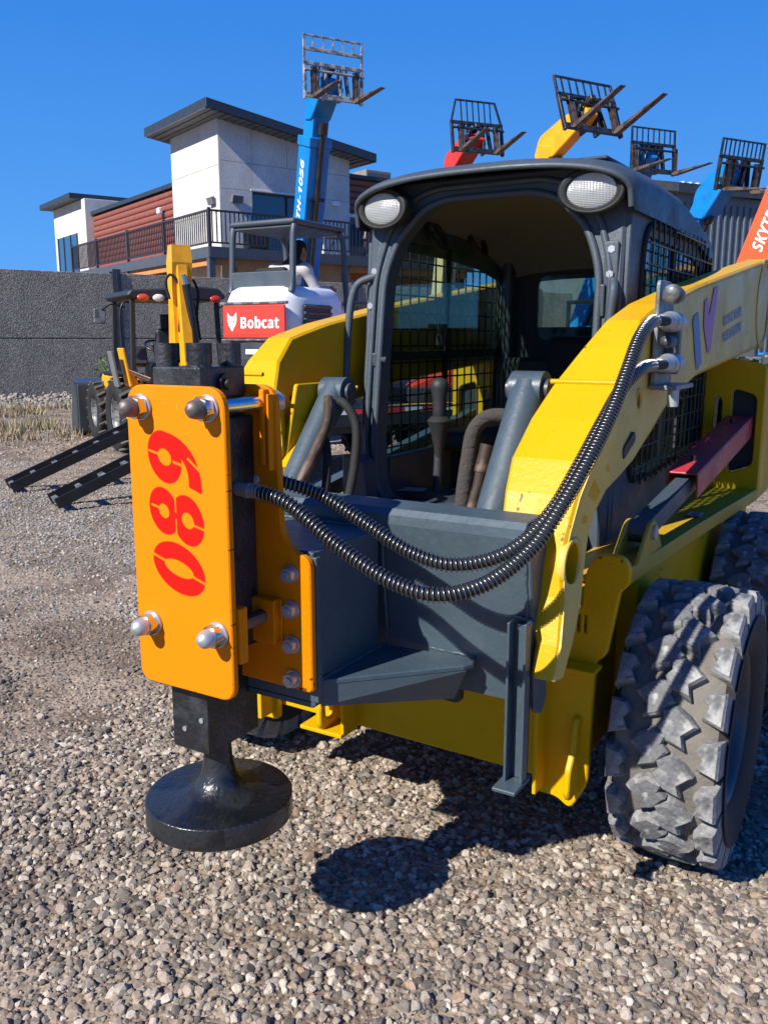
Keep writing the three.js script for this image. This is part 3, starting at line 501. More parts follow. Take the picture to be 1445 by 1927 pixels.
{ // roof shell with the visor overhanging the front
  const prof = (z, top, sag, hw, base, bow = 0) => { const c = []; const n = 26; for (let i = 0; i <= n; i++) { const t = -1 + 2 * i / n, a = Math.abs(t); const x = hw * Math.sign(t) * Math.pow(Math.sin(a * Math.PI / 2), .78); const k = Math.pow(Math.cos(a * Math.PI / 2), .34); c.push([x, base + (top - sag * t * t - base) * k, z - bow * t * t]); } return c; };
  const st = [[-.145, 2.032, .03, .485, 1.90, .09], [-.175, 2.052, .03, .494, 1.885, .07], [-.30, 2.072, .03, .494, 1.885], [-.55, 2.082, .03, .494, 1.885], [-.9, 2.068, .03, .494, 1.88], [-1.2, 2.022, .03, .492, 1.86], [-1.42, 1.945, .03, .488, 1.82], [-1.54, 1.83, .02, .48, 1.74]].map(a => prof(...a));
  const inner = st.map(r => r.map(p => [p[0] * .965, p[1] - .022, p[2]])).reverse();
  const rings = []; const N = st[0].length;
  const pos = []; const q = (A, B, C) => pos.push(...A, ...B, ...C);
  for (let i = 0; i + 1 < st.length; i++) for (let j = 0; j + 1 < N; j++) { q(st[i][j], st[i][j + 1], st[i + 1][j + 1]); q(st[i][j], st[i + 1][j + 1], st[i + 1][j]); }
  const g = new THREE.BufferGeometry(); g.setAttribute('position', new THREE.Float32BufferAttribute(pos, 3)); g.setAttribute('uv', new THREE.Float32BufferAttribute(new Float32Array(pos.length / 3 * 2), 2));
  const sm = smooth(g);
  part('roof', [sm, tube(st[0].map(p => v3(p[0], p[1] - .006, p[2])), .010, 60, 6)], M.cab, cab);
  const ip = []; const iq = (A, B, C) => ip.push(...A, ...C, ...B); const inn = st.slice(2).map(r => r.map(p => [p[0] * .95, p[1] - .05, p[2]]));
  for (let i = 0; i + 1 < inn.length; i++) for (let j = 0; j + 1 < N; j++) { iq(inn[i][j], inn[i][j + 1], inn[i + 1][j + 1]); iq(inn[i][j], inn[i + 1][j + 1], inn[i + 1][j]); }
  const h = new THREE.BufferGeometry(); h.setAttribute('position', new THREE.Float32BufferAttribute(ip, 3)); h.setAttribute('uv', new THREE.Float32BufferAttribute(new Float32Array(ip.length / 3 * 2), 2));
  const L = part('headliner', smooth(h), M.liner, cab);
  for (const [y, z] of [[1.905, -.72], [1.915, -1.10]]) part('speaker_ring', [onAxle(new THREE.TorusGeometry(.062, .012, 8, 28).rotateY(Math.PI / 2).rotateZ(Math.PI / 2)).translate(0, 0, 0)].map(gg => { gg.rotateZ(.5); return gg.translate(-.425, y, z); }), M.plastic, L);
  part('roof_lamp', rbox(.11, .012, .06, .14, 2.018, -.48, .004), M.plastic, L);
  part('hatch', [rbox(.30, .012, .30, .20, 2.078, -.56, .005, .01)], M.plastic, cab);
}
function smooth(g) { // shared normals over coincident vertices
  const p = g.attributes.position, map = new Map(), key = i => p.getX(i).toFixed(4) + ',' + p.getY(i).toFixed(4) + ',' + p.getZ(i).toFixed(4); g.computeVertexNormals(); const n = g.attributes.normal;
  for (let i = 0; i < p.count; i++) { const k = key(i), a = map.get(k) || [0, 0, 0]; a[0] += n.getX(i); a[1] += n.getY(i); a[2] += n.getZ(i); map.set(k, a); }
  for (let i = 0; i < p.count; i++) { const a = map.get(key(i)), l = Math.hypot(...a) || 1; n.setXYZ(i, a[0] / l, a[1] / l, a[2] / l); } return g;
}
// side walls with window, glass and wire guard
const winSide = fillet([[-.37, 1.03, .10], [-1.42, 1.06, .10], [-1.46, 1.80, .12], [-1.30, 1.875, .10], [-.42, 1.87, .12]], 6);
for (const s of [-1, 1]) {
  const wall = fillet([[-.22, .80, .02], [-1.54, .80, .02], [-1.54, 1.86, .05], [-1.40, 1.93, .05], [-.29, 1.93, .05]]);
  part('side_wall', sidePlate(wall, s > 0 ? .452 : -.475, s > 0 ? .475 : -.452, .004, [winSide.slice().reverse()]), M.cab, cab);
  part('side_glass', sidePlate(winSide, s * .456, s * .456 + .004, 0), M.glass, cab);
  const bars = [];
  const inside = (z, y) => { let c = false; for (let i = 0, j = winSide.length - 1; i < winSide.length; j = i++) { const [a, b] = winSide[i], [d, e] = winSide[j]; if ((b > y) !== (e > y) && z < (d - a) * (y - b) / (e - b) + a) c = !c; } return c; };
  const x = s * .492;
  const runs = (fn, lo, hi) => { let a = null, b = null; for (let t = lo; t <= hi; t += .004) if (inside(...fn(t))) { a ??= t; b = t; } return [a, b]; };
  for (let z = -.41; z > -1.46; z -= .072) { const [a, b] = runs(t => [z, t], .9, 2); if (a !== null) bars.push(rod(v3(x, a - .02, z), v3(x, b + .02, z), .0038, 6)); }
  for (let y = 1.08; y < 1.88; y += .066) { const [a, b] = runs(t => [t, y], -1.6, -.2); if (a !== null) bars.push(rod(v3(x + s * .005, y, a - .015), v3(x + s * .005, y, b + .015), .0038, 6)); }
  part('wire_guard', bars, M.black, cab);
  part('window_seal', [new THREE.TubeGeometry(new THREE.CatmullRomCurve3(winSide.map(p => v3(s * .478, p[1], p[0])), true), 120, .012, 6, true)], M.rubber, cab);
  part('window_bar', [beam(v3(s * .462, 1.03, -.86), v3(s * .462, 1.88, -.90), .014, .035, v3(0, 0, 1)), beam(v3(s * .462, 1.44, -.40), v3(s * .462, 1.44, -1.46), .014, .035)], M.rubber, cab);
}
part('window_latch', [rbox(.03, .05, .04, -.435, 1.50, -.78, .006), rbox(.02, .03, .06, -.43, 1.55, -.79, .006)], M.plastic, cab);
{ const o = fillet([[-.455, .80], [.455, .80], [.47, 1.75, .06], [.40, 1.86, .06], [-.40, 1.86, .06], [-.47, 1.75, .06]]), w = fillet([[-.30, 1.50, .05], [.30, 1.50, .05], [.30, 1.80, .06], [-.30, 1.80, .06]]);
  part('rear_wall', plate(o, .03, .004, [w.slice().reverse()]).translate(0, 0, -1.53), M.plastic, cab);
  part('rear_glass', plate(w, .005, 0).translate(0, 0, -1.515), M.glass, cab);
  part('rear_panel', [plate(fillet([[-.43, .82, .02], [.43, .82, .02], [.43, 1.42, .06], [-.43, 1.42, .06]]), .12, .02).translate(0, 0, -1.49)], M.plastic, cab); }
part('inner_pillar', [span(-.45, -.40, .85, 1.88, -1.5, -1.42, .02), span(-.45, -.42, .85, 1.05, -1.45, -.24, .01), span(.42, .45, .85, 1.05, -1.45, -.24, .01)], M.dkgrey, cab);
part('cab_floor', [span(-.45, .45, .78, .82, -1.5, -.2, .005)], M.plastic, cab);
{ const seat = new THREE.Group(); seat.name = 'seat'; cab.add(seat);
  part('cushion', [rbox(.46, .12, .46, .05, 1.0, -1.02, .05), rbox(.40, .14, .36, .05, .88, -1.02, .02)], M.plastic, seat);
  part('backrest', [rbox(.44, .50, .11, .05, 1.27, -1.30, .05, -.15)], M.rubber, seat); }
part('kick_panel', [span(-.44, -.10, .82, .93, -.55, -.2, .03), span(-.43, -.39, .85, 1.07, -1.2, -.3, .01)], M.dkgrey, cab);
{ const j = new THREE.Group(); j.name = 'joystick'; cab.add(j); const x = -.27, z = -.46, L = [];
  part('lever', [rod(v3(x - .01, .86, z), v3(x, 1.13, z), .016, 12), rbox(.06, .10, .06, x - .01, .86, z, .01)], M.dkgrey, j);
  part('gaiter', lathe([[.016, 1.06], [.02, 1.10], [.035, 1.17], [.046, 1.195], [.046, 1.20], [.03, 1.215], [.012, 1.22]], 20).translate(x, 0, z), M.rubber, j);
  part('grip', [lathe([[.012, 1.20], [.026, 1.215], [.024, 1.25], [.027, 1.29], [.034, 1.32], [.034, 1.338], [.024, 1.356], [0, 1.362]], 20).translate(x, 0, z)], M.plastic, j); }
{ const j = new THREE.Group(); j.name = 'joystick'; cab.add(j); part('lever', [rod(v3(.30, .86, -.5), v3(.30, 1.16, -.5), .016, 12)], M.dkgrey, j); part('grip', lathe([[.012, 1.15], [.026, 1.17], [.027, 1.25], [.034, 1.29], [0, 1.32]], 18).translate(.30, 0, -.5), M.plastic, j); }
part('arm_console', [rbox(.20, .08, .50, -.34, 1.09, -.95, .03), rbox(.16, .25, .4, -.35, .93, -1.0, .03)], M.plastic, cab);
part('floor_vent', [...Array(9)].map((_, k) => rbox(.006, .004, .10, -.33 + k * .014, .934, -.30, .002)), M.plastic, cab);
part('document', rbox(.12, .003, .08, -.36, .936, -.40, .001, 0, .3), new THREE.MeshStandardMaterial({ color: '#8c8c8c', roughness: .8 }), cab);
// step with grip strips
{ const S = part('step', [span(-.44, .44, .80, .92, -.16, .10, .008)], M.black, cab);
  const teeth = []; for (let k = 0; k < 44; k++) teeth.push(box(.010, .014, .006, -.42 + k * .0195, .972, .115)); for (let k = 0; k < 44; k++) teeth.push(box(.010, .012, .006, -.42 + k * .0195, .925, .0));
  part('grip_strip', [span(-.44, .44, .915, .965, .095, .120, .003), ...teeth], M.castIron, S);
  for (const x of [-.30, -.02, .26]) part('bolt', hex(.012, .012).rotateX(Math.PI / 2).translate(x, .94, .125), M.zinc, S); }
// lamps
for (const s of [-1, 1]) {
  const lamp = new THREE.Group(); lamp.name = 'work_lamp'; lamp.position.set(s * .366, 1.945, -.228); lamp.rotation.y = s * .12 + .05; lamp.rotation.x = .06; cab.add(lamp);
  const el = (g, kx = 1.5) => g.rotateX(Math.PI / 2).scale(kx, 1, 1);
  part('housing', el(lathe([[.0, -.06], [.045, -.06], [.066, -.02], [.068, .026], [.060, .034], [.052, .022]], 40)), M.plastic, lamp);
  part('reflector', el(lathe([[.0, -.03], [.025, -.022], [.040, -.003], [.051, .018]], 40)), M.chrome, lamp);
  const lt = tex(128, (u, v) => { const x = Math.abs((u * 9) % 1 - .5), y = Math.abs((v * 16) % 1 - .5); return .35 + .9 * (x + y) * .6; });
  part('lens', el(lathe([[0, .034], [.028, .032], [.046, .027], [.053, .022]], 40)), new THREE.MeshPhysicalMaterial({ color: '#e2e4e2', roughness: .2, transmission: .6, thickness: 0, bumpMap: cl(lt, 12), bumpScale: .0026, clearcoat: 1, clearcoatRoughness: .05 }), lamp);
  part('bezel', el(new THREE.TorusGeometry(.056, .006, 8, 40).rotateX(Math.PI / 2).translate(0, .027, 0)), M.rubber, lamp);
}
// grab handles and door catch
part('grab_handle', [tube([v3(-.43, 1.725, -.26), v3(-.485, 1.70, -.235), v3(-.505, 1.66, -.225), v3(-.52, 1.35, -.20), v3(-.515, 1.27, -.20), v3(-.47, 1.19, -.20)], .014, 40, 10)], M.cab, cab);
part('grab_handle', [tube([v3(.435, 1.68, -.255), v3(.445, 1.66, -.23), v3(.44, 1.55, -.22), v3(.44, 1.30, -.20), v3(.44, 1.22, -.23)], .014, 40, 10), rbox(.045, .16, .014, .425, 1.72, -.262, .006)], M.cab, cab);
part('door_catch', [rod(v3(-.41, 1.43, -.235), v3(-.36, 1.43, -.225), .011, 10), rbox(.03, .05, .03, -.415, 1.43, -.24, .006), rbox(.018, .10, .022, .405, 1.62, -.25, .005)], M.dkgrey, cab);
part('bolt', [[.425, 1.775], [.425, 1.70], [-.43, 1.74], [-.44, 1.62]].map(([x, y]) => rot(hex(.012, .014), Math.PI / 2).translate(x, y, lean(y) + .008)), M.zinc, cab);
// lower cab corner panels
for (const s of [-1, 1]) part('corner_panel', [plate(fillet([[s * .475, .80, .02], [s * .475, 1.10, .02], [s * .38, 1.08, .03], [s * .36, .90, .05], [s * .30, .80, .02]].slice()[s > 0 ? 'slice' : 'reverse'](), 5), .08, .006).translate(0, 0, -.18)], M.cab, cab);

// coupler block on the left arm
const coup = new THREE.Group(); coup.name = 'hydraulic_coupler'; skid.add(coup);
part('bracket', [sidePlate(fillet([[.04, 1.37, .02], [-.15, 1.37, .02], [-.15, 1.55, .02], [-.10, 1.66, .02], [.03, 1.66, .02]]), .640, .652, .002), span(.64, .715, 1.365, 1.378, -.16, .05, .003)], M.steelPaint, coup);
for (const [y, big] of [[1.620, 1], [1.548, 0], [1.436, 0]]) {
  const X = .685;
  if (big) part('dust_cap', [rot(lathe([[0, .03], [.020, .03], [.022, .02], [.027, .018], [.027, .008], [.021, .006], [.026, -.004], [.021, -.05]], 24), Math.PI / 2).translate(X, y, .02)], M.steelPaint, coup);
  else part('coupling', [rot(lathe([[.018, -.1], [.022, -.1], [.022, -.06], [.027, -.055], [.027, -.03], [.023, -.025], [.028, -.005], [.028, .02], [.023, .025], [.023, .05], [.019, .06], [.019, .10], [.013, .102]], 24), Math.PI / 2).translate(X, y, .03)], M.zinc, coup);
}
part('manifold', [rbox(.045, .17, .04, .668, 1.49, -.07, .01), rot(lathe([[0, .06], [.016, .06], [.018, .0]], 18), Math.PI / 2).translate(.68, 1.495, .0)], M.dkgrey, coup);
part('tension_nut', [hex(.016, .05).translate(.70, 1.345, .02)], M.zinc, coup);

// lettering on the left arm
{ const ink = '#3f5f8c';
  const logo = canvasTex(512, 512, (c, w, h) => { c.clearRect(0, 0, w, h); const P = (col, pts) => { c.fillStyle = col; c.beginPath(); pts.forEach(([x, y], i) => i ? c.lineTo(x * w, y * h) : c.moveTo(x * w, y * h)); c.fill(); };
    P('#5d7ba8', [[.02, .26], [.20, .22], [.40, .90], [.24, .98]]); P('#5d7ba8', [[.0, .3], [.07, .28], [.2, .7], [.2, .98]]);
    P('#b06a9a', [[.42, .12], [.56, .10], [.62, .35], [.80, .0], [.98, .0], [.74, .84], [.62, .84], [.42, .44]]); });
  const words = canvasTex(512, 256, (c, w, h) => { c.clearRect(0, 0, w, h); c.fillStyle = '#7088a8'; c.font = 'bold 104px sans-serif'; c.textBaseline = 'middle'; c.fillText('WACKER', 6, 66, w - 12); c.fillText('NEUSON', 6, 186, w - 12); });
  const dec = t => new THREE.MeshStandardMaterial({ map: t, transparent: true, alphaTest: .5, roughness: .5 });
  const xd = v3(0, .133, -1).normalize(), yd = v3(0, 1, .133).normalize();
  sticker('logo_decal', .40, .26, dec(logo), armL, basisAt(v3(.6345, 1.535, -.68), xd, yd));
  sticker('lettering', .46, .13, dec(words), armL, basisAt(v3(.6345, 1.565, -1.22), xd, yd));
  const warn = canvasTex(256, 128, (c, w, h) => { c.fillStyle = '#d8d8d4'; c.fillRect(0, 0, w, h); c.fillStyle = '#a02828'; c.fillRect(0, 0, w * .3, h); c.fillStyle = '#333'; for (let k = 0; k < 3; k++) c.fillRect(w * .36 + k * 52, 24, 38, 80); });
  sticker('warning_label', .10, .05, new THREE.MeshStandardMaterial({ map: warn, roughness: .5 }), skid, basisAt(v3(.62, .8705, -.78), v3(0, 0, -1), v3(-1, 0, 0)));
}
// sleeved hose bundle rising in front of the cab, and hoses beside the right tilt cylinder
part('sleeved_hose', [tube([v3(.12, .80, .16), v3(.125, 1.0, .15), v3(.13, 1.15, .12), v3(.142, 1.235, .105), v3(.175, 1.272, .09), v3(.215, 1.278, .075), v3(.25, 1.27, .06)], .022, 48, 12)], new THREE.MeshStandardMaterial({ color: '#3f3c38', roughness: 1, bumpMap: fine4, bumpScale: .004 }), skid);
part('hose_fitting', [rod(v3(.215, 1.20, .17), v3(.205, 1.12, .19), .02, 6), rod(v3(.205, 1.12, .19), v3(.198, 1.06, .20), .016, 14), tube([v3(.20, 1.08, .20), v3(.19, 1.0, .22), v3(.21, .84, .22)], .015, 16, 8)], M.rusty, skid);
part('hose', [tube([v3(-.375, 1.30, .10), v3(-.32, 1.30, .12), v3(-.275, 1.24, .12), v3(-.26, 1.10, .15), v3(-.27, .84, .25)], .015, 40, 10), tube([v3(-.375, 1.20, .18), v3(-.33, 1.18, .21), v3(-.305, 1.08, .24), v3(-.30, .84, .33)], .014, 32, 10)], M.rubber, skid);
part('hydraulic_box', [rbox(.10, .12, .10, .28, 1.02, .06, .02)], M.steelPaint, skid);
// ---------------------------------------------------------------- post driver on its carrier frame
const drv = thing('post_driver', 'orange hydraulic post driver with stencilled red number and round black foot, carried by grey frame', 'attachment');
const digits = canvasTex(768, 1856, (c, w, h) => { // plate 0.265 x 0.645 m
  c.fillStyle = '#de7e00'; c.fillRect(0, 0, w, h);
  const img = (u, v) => [u * w, v * h];
  for (let i = 0; i < 90; i++) { const e = Math.floor(rnd() * 4), t = rnd(), d = Math.pow(rnd(), 3) * 14, q = e < 2 ? [t * w, e ? h - d : d] : [e === 2 ? d : w - d, t * h]; c.fillStyle = rnd() > .4 ? 'rgba(70,45,30,.8)' : 'rgba(150,90,30,.7)'; c.beginPath(); c.arc(q[0], q[1], 1 + rnd() * 4, 0, 7); c.fill(); }
  for (let i = 0; i < 14; i++) { c.strokeStyle = rnd() > .5 ? 'rgba(255,205,120,.5)' : 'rgba(120,70,20,.45)'; c.lineWidth = 1 + rnd() * 1.5; const x = rnd() * w, y = rnd() * h, an = rnd() * 6.3, l = 20 + rnd() * 90; c.beginPath(); c.moveTo(x, y); c.quadraticCurveTo(x + Math.cos(an) * l * .5 + 6, y + Math.sin(an) * l * .5, x + Math.cos(an) * l, y + Math.sin(an) * l); c.stroke(); }
  for (let i = 0; i < 260; i++) { c.fillStyle = rnd() > .5 ? 'rgba(255,190,70,.35)' : 'rgba(190,100,0,.25)'; c.fillRect(rnd() * w, rnd() * h, 1 + rnd() * 3, 1 + rnd() * 3); }
  const S = document.createElement('canvas'); S.width = w; S.height = h; const d = S.getContext('2d');
  d.fillStyle = d.strokeStyle = '#f01208'; d.lineCap = 'butt';
  // glyph box: x to the glyph's right, y down, then turned so that the writing climbs the plate
  const glyph = (cy, fn) => { d.save(); d.translate(w * .485, cy); d.rotate(-Math.PI / 2); d.transform(1, 0, -.22, 1, 0, 0); fn(); d.restore(); };
  const ring = (x, y, a, b, ia, ib) => { d.beginPath(); d.ellipse(x, y, a, b, 0, 0, Math.PI * 2); d.ellipse(x, y, ia, ib, 0, 0, Math.PI * 2, true); d.fill('evenodd'); };
  const cut = (x, y, ww, hh, an = 0) => { d.save(); d.globalCompositeOperation = 'destination-out'; d.translate(x, y); d.rotate(an); d.fillRect(-ww / 2, -hh / 2, ww, hh); d.restore(); };
  glyph(1085, () => { ring(0, 0, 150, 205, 52, 118); cut(18, -160, 22, 110, .1); cut(-18, 160, 22, 110, .1); });
  glyph(765, () => { ring(0, -100, 138, 116, 46, 44); ring(0, 88, 146, 124, 50, 50); cut(10, -160, 20, 90); cut(-14, 170, 20, 90); cut(60, -6, 90, 16); cut(-60, -6, 90, 16); });
  glyph(435, () => { ring(0, -76, 150, 132, 52, 56); d.beginPath(); d.moveTo(148, -76); d.bezierCurveTo(160, 90, 70, 215, -134, 205); d.lineTo(-122, 112); d.bezierCurveTo(10, 120, 54, 50, 50, -40); d.fill(); cut(6, -160, 20, 90); cut(-10, 20, 22, 70); cut(20, 150, 22, 110, .5); });
  c.globalAlpha = .28; for (const [dx, dy] of [[5, 0], [-5, 0], [0, 6], [0, -6], [4, 4], [-4, -4]]) c.drawImage(S, dx, dy); c.globalAlpha = 1; c.drawImage(S, 0, 0);
});
const PX0 = -.128, PX1 = .137, PY0 = .768, PY1 = 1.411, PZ = 1.22;
const plateOut = fillet([[PX0, PY0, .035], [PX1, PY0, .035], [PX1, PY1, .05], [PX0, PY1, .05]], 8);
{ const g = plate(plateOut, .018, .003).translate(0, 0, PZ - .018), p = g.attributes.position, uv = g.attributes.uv;
  for (let i = 0; i < p.count; i++) uv.setXY(i, (p.getX(i) - PX0) / (PX1 - PX0), (p.getY(i) - PY0) / (PY1 - PY0));
  const m = M.orange.clone(); m.map = digits; m.roughnessMap = null; m.roughness = .55; m.bumpMap = null; m.color = new THREE.Color('#ffffff');
  const fp = part('front_plate', g, m, drv, true); fp.userData.label = 'orange plate with red stencilled number climbing it';
  part('reinforcing_tab', span(PX1 - .02, PX1 + .006, .845, .965, PZ - .045, PZ - .019, .004), M.orange, fp); }
// back plate, wider at its foot where four bolts hold it to the frame
part('back_plate', plate(fillet([[-.12, .75, .01], [.214, .745, .012], [.213, 1.045, .03], [.165, 1.06, .02], [.138, 1.10, .05], [.130, 1.408, .045], [-.12, 1.408, .04]], 6), .018, .003).translate(0, 0, 1.035), M.orange, drv);
part('stiffener', [rbox(.014, .16, .028, .108, 1.32, 1.058, .004), rbox(.006, .16, .02, .124, 1.31, 1.062, .002)], M.orange, drv);
part('rod_block', rbox(.07, .10, .035, .10, .90, 1.062, .004), M.orange, drv);
const domeNut = (x, y, z, mat, top) => {
  const n = new THREE.Group(); n.name = 'cap_nut'; n.position.set(x, y, z); n.rotation.x = Math.PI / 2; n.rotation.y = 0; drv.add(n);
  part('washer', new THREE.CylinderGeometry(.027, .027, .005, 28).translate(0, .0035, 0), M.zinc, n);
  const h = hex(.0245, .022).rotateY(rr(0, 1)); part('hexagon', [h.translate(0, .017, 0)], M.chrome, n);
  part('dome', lathe([[.0195, .027], [.0195, .036], [.017, .047], [.0105, .055], [0, .058]], 24), mat, n);
};
domeNut(-.082, 1.366, PZ, M.dome); domeNut(.098, 1.370, PZ, M.dome); domeNut(-.082, .905, PZ, M.zinc); domeNut(.102, .911, PZ, M.zinc);
for (const [x, y, m] of [[.098, 1.370, M.chrome], [-.082, 1.366, M.chrome], [.102, .911, M.rusty], [-.082, .905, M.rusty]]) {
  const t = part('tie_rod', [rod(v3(x, y, 1.052), v3(x, y, PZ - .016), .0155, 20)], m, drv); part('nut', rot(hex(.026, .024), Math.PI / 2).translate(x, y, 1.018), M.zinc, t); }
// hammer body
const BX = -.006;
part('hammer_body', [span(-.088, .018, .601, .86, 1.0, 1.172, .004), span(-.088, .074, .84, 1.345, 1.055, 1.195, .006), span(-.06, .05, 1.34, 1.40, 1.07, 1.19, .004)], M.castIron, drv);
part('hammer_head', [span(-.070, .060, 1.385, 1.447, 1.062, 1.199, .004)], M.castIron, drv);
part('port_plug', [rot(new THREE.CylinderGeometry(.022, .022, .012, 24), 0, 0, Math.PI / 2).translate(.064, 1.412, 1.13), rot(hex(.013, .018), 0, 0, Math.PI / 2).translate(.070, 1.412, 1.13)], M.black, drv);
for (const [x, z] of [[-.050, 1.174], [.036, 1.172], [.038, 1.084], [-.048, 1.086]]) part('head_bolt', [new THREE.CylinderGeometry(.023, .023, .010, 24).translate(x, 1.451, z), hex(.0255, .040).rotateY(rr(0, 1)).translate(x, 1.474, z)], M.castIron, drv);
for (const [x, y] of [[.0, .68], [-.05, .65]]) part('set_screw', rot(new THREE.CylinderGeometry(.006, .006, .006, 14), Math.PI / 2).translate(x, y, 1.172), M.zinc, drv);
{ const foot = part('driver_foot', lathe([[.0, .405], [.166, .405], [.170, .409], [.170, .455], [.166, .460], [.13, .462], [.085, .468], [.058, .482], [.042, .506], [.034, .54], [.0315, .58], [.0315, .61]], 64).translate(-.038, 0, 1.083), M.castIron, drv);
  foot.material = M.castIron.clone(); foot.material.color = new THREE.Color('#26282c'); foot.material.roughness = .42; }
// grey carrier frame
part('carrier_box', [span(.192, .206, .705, 1.055, .765, 1.032, .003), span(-.206, -.192, .705, 1.055, .765, 1.032, .003), span(-.2, .2, 1.043, 1.057, .765, 1.032, .003), span(-.2, .2, .70, .714, .765, 1.032, .003), span(-.206, .215, .715, 1.045, 1.014, 1.033, .003)], M.grey, drv);
{ // attach face with a rolled top edge, leaning back at its foot
  const prof = fillet([[.700, .672], [.690, .672], [.745, 1.085, .03], [.71, 1.115, .03], [.66, 1.105], [.66, 1.095], [.708, 1.102, .02], [.757, 1.085, .02]], 5);
  const pts = [[.694, .668], [.752, 1.070], [.750, 1.092], [.738, 1.106], [.66, 1.112], [.66, 1.100], [.730, 1.094], [.738, 1.084], [.740, 1.070], [.682, .670]];
  part('attach_face', [sidePlate(pts, -.572, .572, .002)], M.grey, drv);
  for (const s of [-1, 1]) part('face_end', [sidePlate(fillet([[.752, 1.070, .01], [.735, 1.104, .02], [.66, 1.104, .01], [.615, .655, .02], [.650, .628, .01], [.694, .655, .01]]), s > 0 ? .573 : -.585, s > 0 ? .585 : -.573, .002)], M.grey, drv);
  const tri = [[.207, -1.015], [.207, -.775], [.445, -.715], [.45, -.735], [.44, -.765]];
  part('gusset', [plate([[.207, -1.015], [.44, -.770], [.452, -.745], [.445, -.715], [.207, -.735]], .014, .003).rotateX(-Math.PI / 2).translate(0, .748, 0)], M.grey, drv);
  part('gusset', [plate([[-.207, -.735], [-.445, -.715], [-.452, -.745], [-.44, -.770], [-.207, -1.015]], .014, .003).rotateX(-Math.PI / 2).translate(0, .748, 0)], M.grey, drv);
  part('under_web', [loft([[[.207, .749, 1.012], [.207, .749, 1.0], [.44, .749, .757], [.445, .749, .769]], [[.207, .70, 1.012], [.207, .70, 1.0], [.40, .665, .735], [.405, .665, .747]]])], M.grey, drv); }
for (let k = 0; k < 4; k++) { const y = 1.008 - k * .079; part('bolt', [rot(new THREE.CylinderGeometry(.020, .020, .004, 24), Math.PI / 2).translate(.164, y, 1.056), rot(hex(.0165, .016).rotateY(k), Math.PI / 2).translate(.164, y, 1.066), rot(new THREE.CylinderGeometry(.0085, .0085, .022, 14), Math.PI / 2).translate(.164, y, 1.068)], M.zinc, drv); }
part('parking_leg', [span(.545, .552, .505, .885, .735, .775, .002), span(.545, .590, .505, .875, .735, .743, .002), span(.583, .590, .505, .885, .735, .770, .002), span(.535, .592, .495, .505, .725, .815, .003)], M.grey, drv);
const weld = (a, b, r = .0045) => { const n = Math.max(6, Math.round(a.distanceTo(b) / .008)), pts = []; for (let i = 0; i <= n; i++) pts.push(a.clone().lerp(b, i / n).add(v3(rr(-.0012, .0012), rr(-.0012, .0012), rr(-.0012, .0012)))); return new THREE.TubeGeometry(new THREE.CatmullRomCurve3(pts), n * 2, r, 6); };
for (const [a, b] of [[[.207, .72, .72], [.207, 1.05, .752]], [[.208, .763, .74], [.208, .763, 1.01]], [[.21, .763, .702], [.44, .763, .706]], [[.573, .70, .70], [.573, 1.06, .752]], [[-.2, 1.057, .755], [.2, 1.057, .755]], [[.545, .885, .732], [.59, .885, .732]], [[.10, 1.24, 1.056], [.10, 1.40, 1.056]], [[.066, .852, 1.056], [.135, .852, 1.056]], [[.136, .852, 1.056], [.136, .95, 1.056]]]) part('weld_bead', weld(v3(...a), v3(...b)), a[2] > 1.02 && a[1] > .8 ? M.orange : M.grey, drv);
// hoses with spring guards
const hosePts = [
  [[.045, 1.195, 1.115], [.12, 1.192, 1.112], [.19, 1.176, 1.105], [.315, 1.095, 1.095], [.43, 1.035, 1.08], [.515, 1.015, 1.055], [.585, 1.03, .98], [.640, 1.09, .88], [.672, 1.170, .80], [.692, 1.256, .70], [.700, 1.345, .585], [.702, 1.43, .49], [.700, 1.50, .40], [.698, 1.540, .30], [.695, 1.548, .22], [.695, 1.548, .12]],
  [[.045, 1.205, 1.055], [.10, 1.204, 1.03], [.185, 1.175, .985], [.30, 1.115, .965], [.40, 1.065, .955], [.485, 1.045, .935], [.555, 1.055, .885], [.600, 1.085, .835], [.640, 1.150, .765], [.660, 1.225, .685], [.675, 1.310, .585], [.686, 1.385, .48], [.695, 1.425, .38], [.695, 1.437, .28], [.695, 1.436, .20], [.695, 1.436, .12]]];
